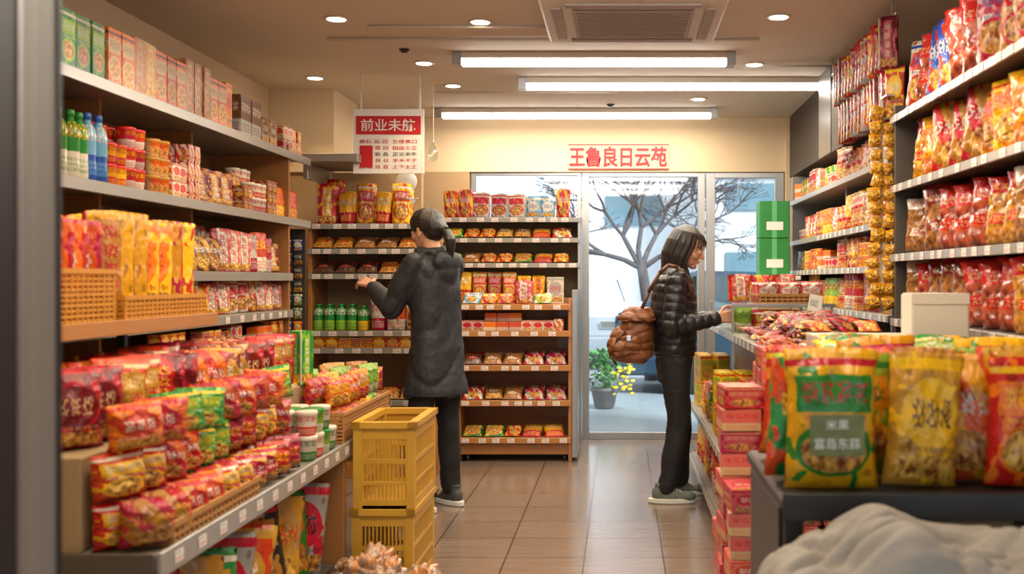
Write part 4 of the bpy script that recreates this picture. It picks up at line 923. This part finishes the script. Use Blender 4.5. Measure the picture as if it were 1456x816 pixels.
for (yy,x0,n) in ((3.25,.4,9),(3.47,.395,13),(3.68,.4,6)):
    for q in range(n): place(pb[R.randrange(3)],x0-.005+R.uniform(-.006,.006),yy,.001+q*.0712,R.uniform(-5,5),'stacked beside the counter','stacked pink boxes')
kw=dict(kind='wrapped_candy',phr='wrapped candy')
candy=[BAG('dark_red','brown','gold',.09,.11,.035,1,lean=72,**kw),BAG('red','gold','dark_red',.09,.11,.035,2,lean=72,**kw),BAG('brown','red','gold',.09,.11,.035,0,lean=66,**kw),BAG('dark_red','red','brown',.09,.11,.035,2,lean=60,**kw),BAG('brown','gold','dark_red',.09,.1,.035,2,lean=75,**kw)]
for i in range(13):
    for j in range(5):
        for q in range(3 if 0<j<4 else 1):
            place(candy[R.randrange(5)],.66+j*.098+R.uniform(-.01,.01),4.1+i*.105,.987+q*.04,R.uniform(-60,60),'piled on the counter','wrapped snacks piled on the counter')
# glass case
gc=empty('glass_display_case',(.83,6.3,.985),label='low glass topped display case on the counter',category='display case')
cub('front_pane',.6,.606,5.6,6.95,.986,1.13,M['caseglass'],bev=0,parent=gc); cub('near_pane',.606,1.13,5.6,5.606,.986,1.13,M['caseglass'],bev=0,parent=gc)
cub('top_pane',.595,1.135,5.59,6.96,1.131,1.139,M['caseglass'],bev=0,parent=gc)
for (a,c) in ((.596,5.596),(1.12,5.596),(.596,6.94),(1.12,6.94)): cub('corner_post',a-.006,a+.006,c-.012,c,.986,1.13,M['alu'],parent=gc)
cub('edge_trim',.59,1.14,5.58,5.589,1.125,1.145,M['alu'],parent=gc)
fill(mid[:3]+small,'-Y',5.62,.62,1.1,.986,'in glass display case','snacks inside the glass case',.12,3,(1,2)) 
kw=dict(full=.3,kind='biscuit_pack',phr='small biscuit pack')
lowb=[BAG('pink','white','red',.13,.11,.06,1,**kw),BAG('red','yellow','white',.12,.12,.05,0,**kw)]
basket(.93,5.9,1.14,.34,.3,.05,M['wicker'],'shallow wicker tray of snack packs on glass case')
for i in range(3):
    for j in range(4): place(lowb[0],.81+i*.12,5.8+j*.066,1.15,R.uniform(-8,8),'in wicker tray','pink packs on the glass case')
fill(lowb+bags_cool,'-Y',6.2,.64,1.1,1.14,'on glass display case','packs on the glass case',.15,2,(1,2),jit=12)
pc=empty('price_card',(PX(1152,5.4),5.4,.987),label='white leaning price card on the counter',category='sign')
link('card',boxmesh('card',.07,.004,.2,M['tag'],0,z0=0,uv=True),T((PX(1152,5.45),5.45,1.0))@Matrix.Rotation(rad(-12),4,'X')@Matrix.Rotation(rad(12),4,'Y'),pc)
cub('foot',PX(1152,5.4)-.03,PX(1152,5.4)+.03,5.42,5.5,.987,1.0,M['white'],parent=pc)
wb=[BOX('white','cream','silver',.32,.05,.2,3,phr='flat carton')]
place(wb[0],.82,3.8,.986,0,'on the counter','flat cartons on the counter'); place(wb[0],.8,3.56,.986,2,'on the counter','flat cartons on the counter')
place(wb[0],.8,3.56,1.037,-3,'on the counter','flat cartons on the counter')
pbx=simple('plain_white_card',(.66,.6,.5),.6,var=.04)
bm=bmesh.new(); bmesh.ops.create_cube(bm,size=1,matrix=T((0,0,.12))@Matrix.Diagonal((.19,.14,.24,1))); bmesh.ops.bevel(bm,geom=bm.edges[:],offset=.005,segments=2,affect='EDGES')
wbx=link('white_carton',tomesh(bm,'white_carton',pbx),T((1.06,3.56,.986)),label='plain white carton standing on the counter',category='box')
cub('lid_flap',.965,1.155,3.488,3.4895,1.19,1.226,pbx,bev=0,parent=wbx)
kw=dict(kind='glossy_bag',phr='large glossy bag')
gbags=[BAG('green','yellow','white',.26,.18,.08,2,lean=60,**kw),BAG('yellow','green','red',.24,.18,.08,0,lean=60,**kw),BAG('green','lime','white',.25,.17,.08,1,lean=62,**kw)]
for x,y,r,k in ((.72,3.15,8,0),(.97,3.14,-8,2),(.74,3.33,-12,1),(1.0,3.33,5,0)): place(gbags[k],x,y,.987,r,'on the counter','glossy bags on the counter')
hp=BAG('red','yellow','white',.08,.11,.025,1,kind='held_packet',phr='small snack packet'); place(hp,.665,5.975,1.03,10,'held over the counter','held snack packet')
# green boxes near window
cab=empty('side_cabinet',(1.13,7.7,0),label='cream cabinet standing below the window',category='cabinet')
cub('body',.97,1.27,7.45,8.1,0,1.27,M['cream'],parent=cab); cub('top',.96,1.275,7.44,8.11,1.271,1.3,M['white'],parent=cab); cub('door',.98,1.26,7.435,7.449,.05,1.25,M['cream'],parent=cab)
gm=simple('plain_green_carton',(.02,.2,.04),.45,var=.15,scale=4); gt=simple('pale_green_tape',(.1,.4,.15),.3)
for q in range(2):
    o=link('large_carton',boxmesh('large_carton',.22,.2,.27,gm,.006,z0=0),T((1.12,7.75,1.301+q*.272)),label='large green carton stacked on the cabinet',category='box',group='large green boxes')
    cub('tape',1.1,1.135,7.6475,7.6495,1.303+q*.272,1.57+q*.272,gt,bev=0,parent=o)
    cub('label',1.06,1.18,7.6445,7.647,1.36+q*.272,1.36+q*.272+.06,M['paper'],bev=0,parent=o)
# =============== NEAR RIGHT TABLE
nt=empty('black_display_table',(.85,2.5,0),label='black display table holding large snack bags',category='display table')
cub('top',.35,1.2,2.28,2.92,.765,.8,M['black'],parent=nt,bev=.008); cub('front_lip',.35,1.2,2.268,2.28,.75,.81,M['aludark'],parent=nt)
cub('lower_step',.3,1.2,1.8,2.267,.58,.61,M['black'],parent=nt)
for xx in (.36,1.13):
    for yy in (1.82,2.3,2.86): cub('leg',xx,xx+.04,yy,yy+.04,0,.58 if yy<2.2 else .764,M['aludark'],parent=nt)
cub('side_panel',.352,.362,2.35,2.85,.2,.764,M['black'],parent=nt)
W='on black display table'; G='large bags on the black table'
def BB(b,a,t,w,h,d,style,**k): return BAG(b,a,t,w,h,d,style,full=.42,kind='big_snack_bag',phr='glossy snack bag',lump=.07,rough=.18,**k)
nb=[BB('yellow','green','red',.215,.315,.12,0),BB('gold','yellow','brown',.18,.3,.1,1),BB('red','orange','yellow',.17,.29,.1,0),BB('gold','orange','red',.2,.31,.12,4),BB('green','red','yellow',.14,.28,.08,2),BB('lime','yellow','green',.2,.29,.1,0),BB('orange','yellow','white',.18,.29,.1,2)]
big=place(nb[0],.475,2.38,.802,0,W,G)
def tp(p,x,y,r,a): 
    o=place(p,x,y,.802,r,W,G); o.matrix_basis=T((x,y,.802+abs(math.sin(rad(a)))*.06))@Matrix.Rotation(rad(r),4,'Z')@Matrix.Rotation(rad(a),4,'Y')
for p,x,y,r,a in ((nb[1],.675,2.385,8,4),(nb[6],.8,2.44,-14,-5),(nb[2],.9,2.38,6,3),(nb[3],1.05,2.385,-5,-4),
 (nb[4],.395,2.5,30,5),(nb[5],.56,2.51,0,-3),(nb[1],.73,2.56,0,4),(nb[3],.95,2.52,-5,0),(nb[5],1.1,2.55,8,4),(nb[5],.5,2.65,5,-4),(nb[2],.68,2.68,0,5),(nb[5],.86,2.67,0,-5),(nb[6],1.06,2.7,0,3),(nb[0],1.0,2.82,0,0),(nb[2],.45,2.79,0,4),(nb[0],.7,2.81,4,-4)): tp(p,x,y,r,a)
cub('printed_panel',.415,.535,2.308,2.310,.885,.975,simple('green_brown_print',(.12,.13,.02),.35,var=.6,scale=28),bev=0,parent=big)
text('富岛东蒜',.1,.024,T((.475,2.307,.912))@FRONT,M['paper'],big,bold=0); text('米果',.05,.022,T((.475,2.307,.953))@FRONT,M['paper'],big,bold=0)
# folded cloth
bm=bmesh.new(); NX,NY=110,50; g=[]
for j in range(NY+1):
    r_=[]
    for i in range(NX+1):
        u,v=i/NX,j/NY; env=(max(0,1-abs(2*u-1)**6))**.5*(max(0,1-abs(2*v-1)**4))**.5
        hgt=.14+.05*noise.noise(Vector((u*2.6,v*1.2,1)))+.07*math.exp(-((u-.27)/.1)**2)
        wz=noise.noise(Vector((u*3,v*3,5)))
        rid=abs(noise.noise(Vector((u*5+v*5+wz*2.2,v*2-u*3,2)))); rid2=abs(noise.noise(Vector((u*11-v*9+wz*3,v*5,7))))
        z=.612+env*(hgt+.11*(min(rid,.35)-.2)+.05*(min(rid2,.3)-.15))
        r_.append(bm.verts.new((.27+u*.92+.02*noise.noise(Vector((v*6,0,2))),1.82+v*.43+.02*noise.noise(Vector((u*6,4,0))),max(.612,z))))
    g.append(r_)
for j in range(NY):
    for i in range(NX): bm.faces.new((g[j][i],g[j][i+1],g[j+1][i+1],g[j+1][i]))
bmesh.ops.smooth_vert(bm,verts=bm.verts,factor=.5,use_axis_x=False,use_axis_y=False,use_axis_z=True)
link('folded_cloth',tomesh(bm,'folded_cloth',M['cloth'],True),None,label='rumpled grey beige cloth lying on black table step',category='cloth')
# =============== OUTSIDE
st('ground_pavement',-6,6,YB+.121,12.2,-.12,-.02,M['pave']); st('ground_road',-14,14,12.2,40,-.16,-.06,M['road']); st('ground_entrance',-6,6,-4,YF-.101,-.12,-.02,M['pave'])
pt=empty('potted_plant',(-.16,10.6,-.02),label='grey pot with yellow flowers outside the glass door',category='potted plant')
link('pot',lathe('pot',[(.08,0),(.1,.02),(.13,.17),(.14,.18),(.14,.21),(.12,.21),(.11,.19)],M['pot'],24),T((-.16,10.6,-.019)),pt)
bm=bmesh.new(); bf=bmesh.new()
for k in range(320):
    a=R.uniform(0,6.28); r=R.uniform(0,.2); z=.19+R.uniform(0,.38); 
    c=Vector((r*math.cos(a),r*math.sin(a),z)); s=R.uniform(.025,.045); q=Euler((R.uniform(-1,1),R.uniform(-1,1),R.uniform(0,6))).to_matrix().to_4x4()
    vs=[bm.verts.new(T(c)@q@Vector(v)) for v in ((-s,0,0),(0,-s*.5,0),(s,0,.004),(0,s*.5,0))]; bm.faces.new(vs)
for k in range(34):
    sph(bf,(R.uniform(.08,.32),R.uniform(-.2,.05),.12+R.uniform(0,.35)),(.026,.026,.016),sub=1)
link('leaves',tomesh(bm,'leaves',M['leaf']),T((-.16,10.6,0)),pt,kind='stuff'); link('flowers',tomesh(bf,'flowers',M['flower']),T((-.16,10.6,0)),pt,kind='stuff')
RT=random.Random(11); TV=[]; TF=[]
def stick(p,r0,p2,r1,n=5):
    d=(p2-p).normalized(); a=d.orthogonal().normalized(); b_=d.cross(a); k0=len(TV)
    for q,r in ((p,r0),(p2,r1)):
        for i in range(n): t=2*math.pi*i/n; TV.append(q+a*(r*math.cos(t))+b_*(r*math.sin(t)))
    for i in range(n): TF.append((k0+i,k0+(i+1)%n,k0+n+(i+1)%n,k0+n+i))
    TF.append(tuple(k0+n+i for i in range(n)))
def branch(p,d,L,r,dep):
    m_=p+d*L*.5+Vector((RT.uniform(-.04,.04),0,RT.uniform(-.03,.03)))*L*2; p2=p+d*L; stick(p,r,m_,r*.9); stick(m_,r*.9,p2,r*.78)
    if dep==0: return
    for k in range(3 if dep in(7,5,3) else 2):
        nd=(d+Vector((RT.uniform(-.9,.9),RT.uniform(-.4,.4),RT.uniform(-.35,.3)))).normalized(); branch(p2,nd,L*RT.uniform(.68,.88),max(.0035,r*.68),dep-1)
V_=Vector
stick(V_((.42,14,-.1)),.1,V_((.37,14,.9)),.08,10); stick(V_((.37,14,.9)),.08,V_((.28,14,1.48)),.065,10)
for dv,L0 in (((-.5,0,.9),.5),((.4,.1,.9),.5),((.0,-.1,1),.55),((-.9,0,.35),.5),((.85,0,.5),.5)):
    branch(V_((.28,14,1.42)),V_(dv).normalized(),L0,.04,7)
me=bpy.data.meshes.new('street_tree'); me.from_pydata([tuple(v) for v in TV],[],TF); me.materials.append(M['tree']); me.shade_smooth()
link('street_tree',me,label='bare leafless street tree beyond the glass door',category='tree')
def car(x,y,rotz,mat,label,s=1.0):
    root=empty('car',(x,y,-.06),rad(rotz),label=label,category='car'); B=root.matrix_basis@Matrix.Scale(s,4)
    def prism(pts,w0,w1,zm,name,mt,inset=0):
        bm=bmesh.new(); n=len(pts)
        def wd(z): return w0 if z<zm else w0+(w1-w0)*(z-zm)/(1.5-zm)
        A=[bm.verts.new((px,-wd(pz),pz)) for px,pz in pts]; Bv=[bm.verts.new((px,wd(pz),pz)) for px,pz in pts]
        bm.faces.new(A); bm.faces.new(Bv[::-1])
        for i in range(n): bm.faces.new((A[(i+1)%n],A[i],Bv[i],Bv[(i+1)%n]))
        bmesh.ops.recalc_face_normals(bm,faces=bm.faces)
        bmesh.ops.bevel(bm,geom=bm.edges[:],offset=.03,segments=2,affect='EDGES')
        return link(name,tomesh(bm,name,mt),B,root)
    prism([(-2.1,.25),(2.1,.25),(2.15,.5),(2.05,.78),(1.1,.92),(.45,1.4),(-1.2,1.44),(-1.85,1.0),(-2.1,.95),(-2.15,.5)],.86,.62,.85,'body',mat)
    prism([(.98,.95),(.42,1.36),(-1.12,1.39),(-1.7,1.0)],.872,.655,.85,'window',M['carglass'])
    prism([(1.04,.96),(.47,1.385),(.43,1.37),(.95,.94)],.74,.58,.85,'windscreen',M['carglass'])
    for xx in (-1.3,1.3):
        for q in (-1,1):
            w=link('wheel',lathe('wheel',[(.02,-.1),(.2,-.1),(.3,-.09),(.32,-.06),(.32,.06),(.3,.09),(.2,.1),(.02,.1)],M['rubber'],24),B@T((xx,q*.8,.32))@Matrix.Rotation(rad(90),4,'X'),root)
    for q in (-1,1): link('headlight',boxmesh('headlight',.05,.3,.12,M['chrome'],.02),B@T((2.12,q*.6,.68)),root)
car(2.05,12.75,0,M['carblue'],'dark blue parked car on the street outside',1.0)
car(-.75,17.5,-90,M['carwhite'],'pale grey car parked on the street outside')
car(4.6,20,0,M['carwhite'],'pale grey car parked further along the street')
bl=empty('building',(0,28,-.1),label='pale facade with blue-grey windows across the street',category='building')
cub('facade',-14,2.2,28,29,-.1,9,M['facade'],bev=0,parent=bl)
for r in range(2):
    for c in range(5): cub('window',-12.4+c*3,-10.9+c*3,27.95,28.0,2.7+r*2.4,3.5+r*2.4,M['facwin'],bev=0,parent=bl)
bl2=empty('building',(6,26,-.1),label='grey concrete building with dark ribbon windows across the street',category='building')
cub('facade',2.21,12,26,27,-.1,9,M['facade2'],bev=0,parent=bl2); cub('cornice',2.2,12,25.85,26,3.9,4.1,M['facade'],bev=0,parent=bl2)
for r in range(3): cub('window',2.6,11.5,25.95,26.0,1.3+r*1.7,1.95+r*1.7,M['facwin'],bev=0,parent=bl2)
S=bpy.data.lights.new('sun','SUN'); S.energy=6.5; S.angle=rad(12); S.color=(.93,.97,1)
link('sun',S,Vector((.55,-.55,.75)).to_track_quat('Z','Y').to_matrix().to_4x4())
# ---------------------------------------------------------------- world, camera
w=bpy.data.worlds.new('world'); SC.world=w; w.use_nodes=True; bgn=w.node_tree.nodes['Background']
bgn.inputs[0].default_value=(.82,.91,1,1); bgn.inputs[1].default_value=1.3
cd=bpy.data.cameras.new('camera'); cam=bpy.data.objects.new('camera',cd); COL.objects.link(cam)
cam.location=(0,0,CZ); cam.rotation_euler=(rad(90),0,0); cd.sensor_width=36; cd.lens=36*1500/1456
cd.shift_x=-(882-728)/1456; cd.shift_y=-(408-398)/1456; cd.clip_start=.05
cd.dof.use_dof=True; cd.dof.focus_distance=6.2; cd.dof.aperture_fstop=2.8
SC.camera=cam
SC.view_settings.view_transform='Standard'
SC.view_settings.exposure=0.12
print('objects',len(bpy.data.objects))
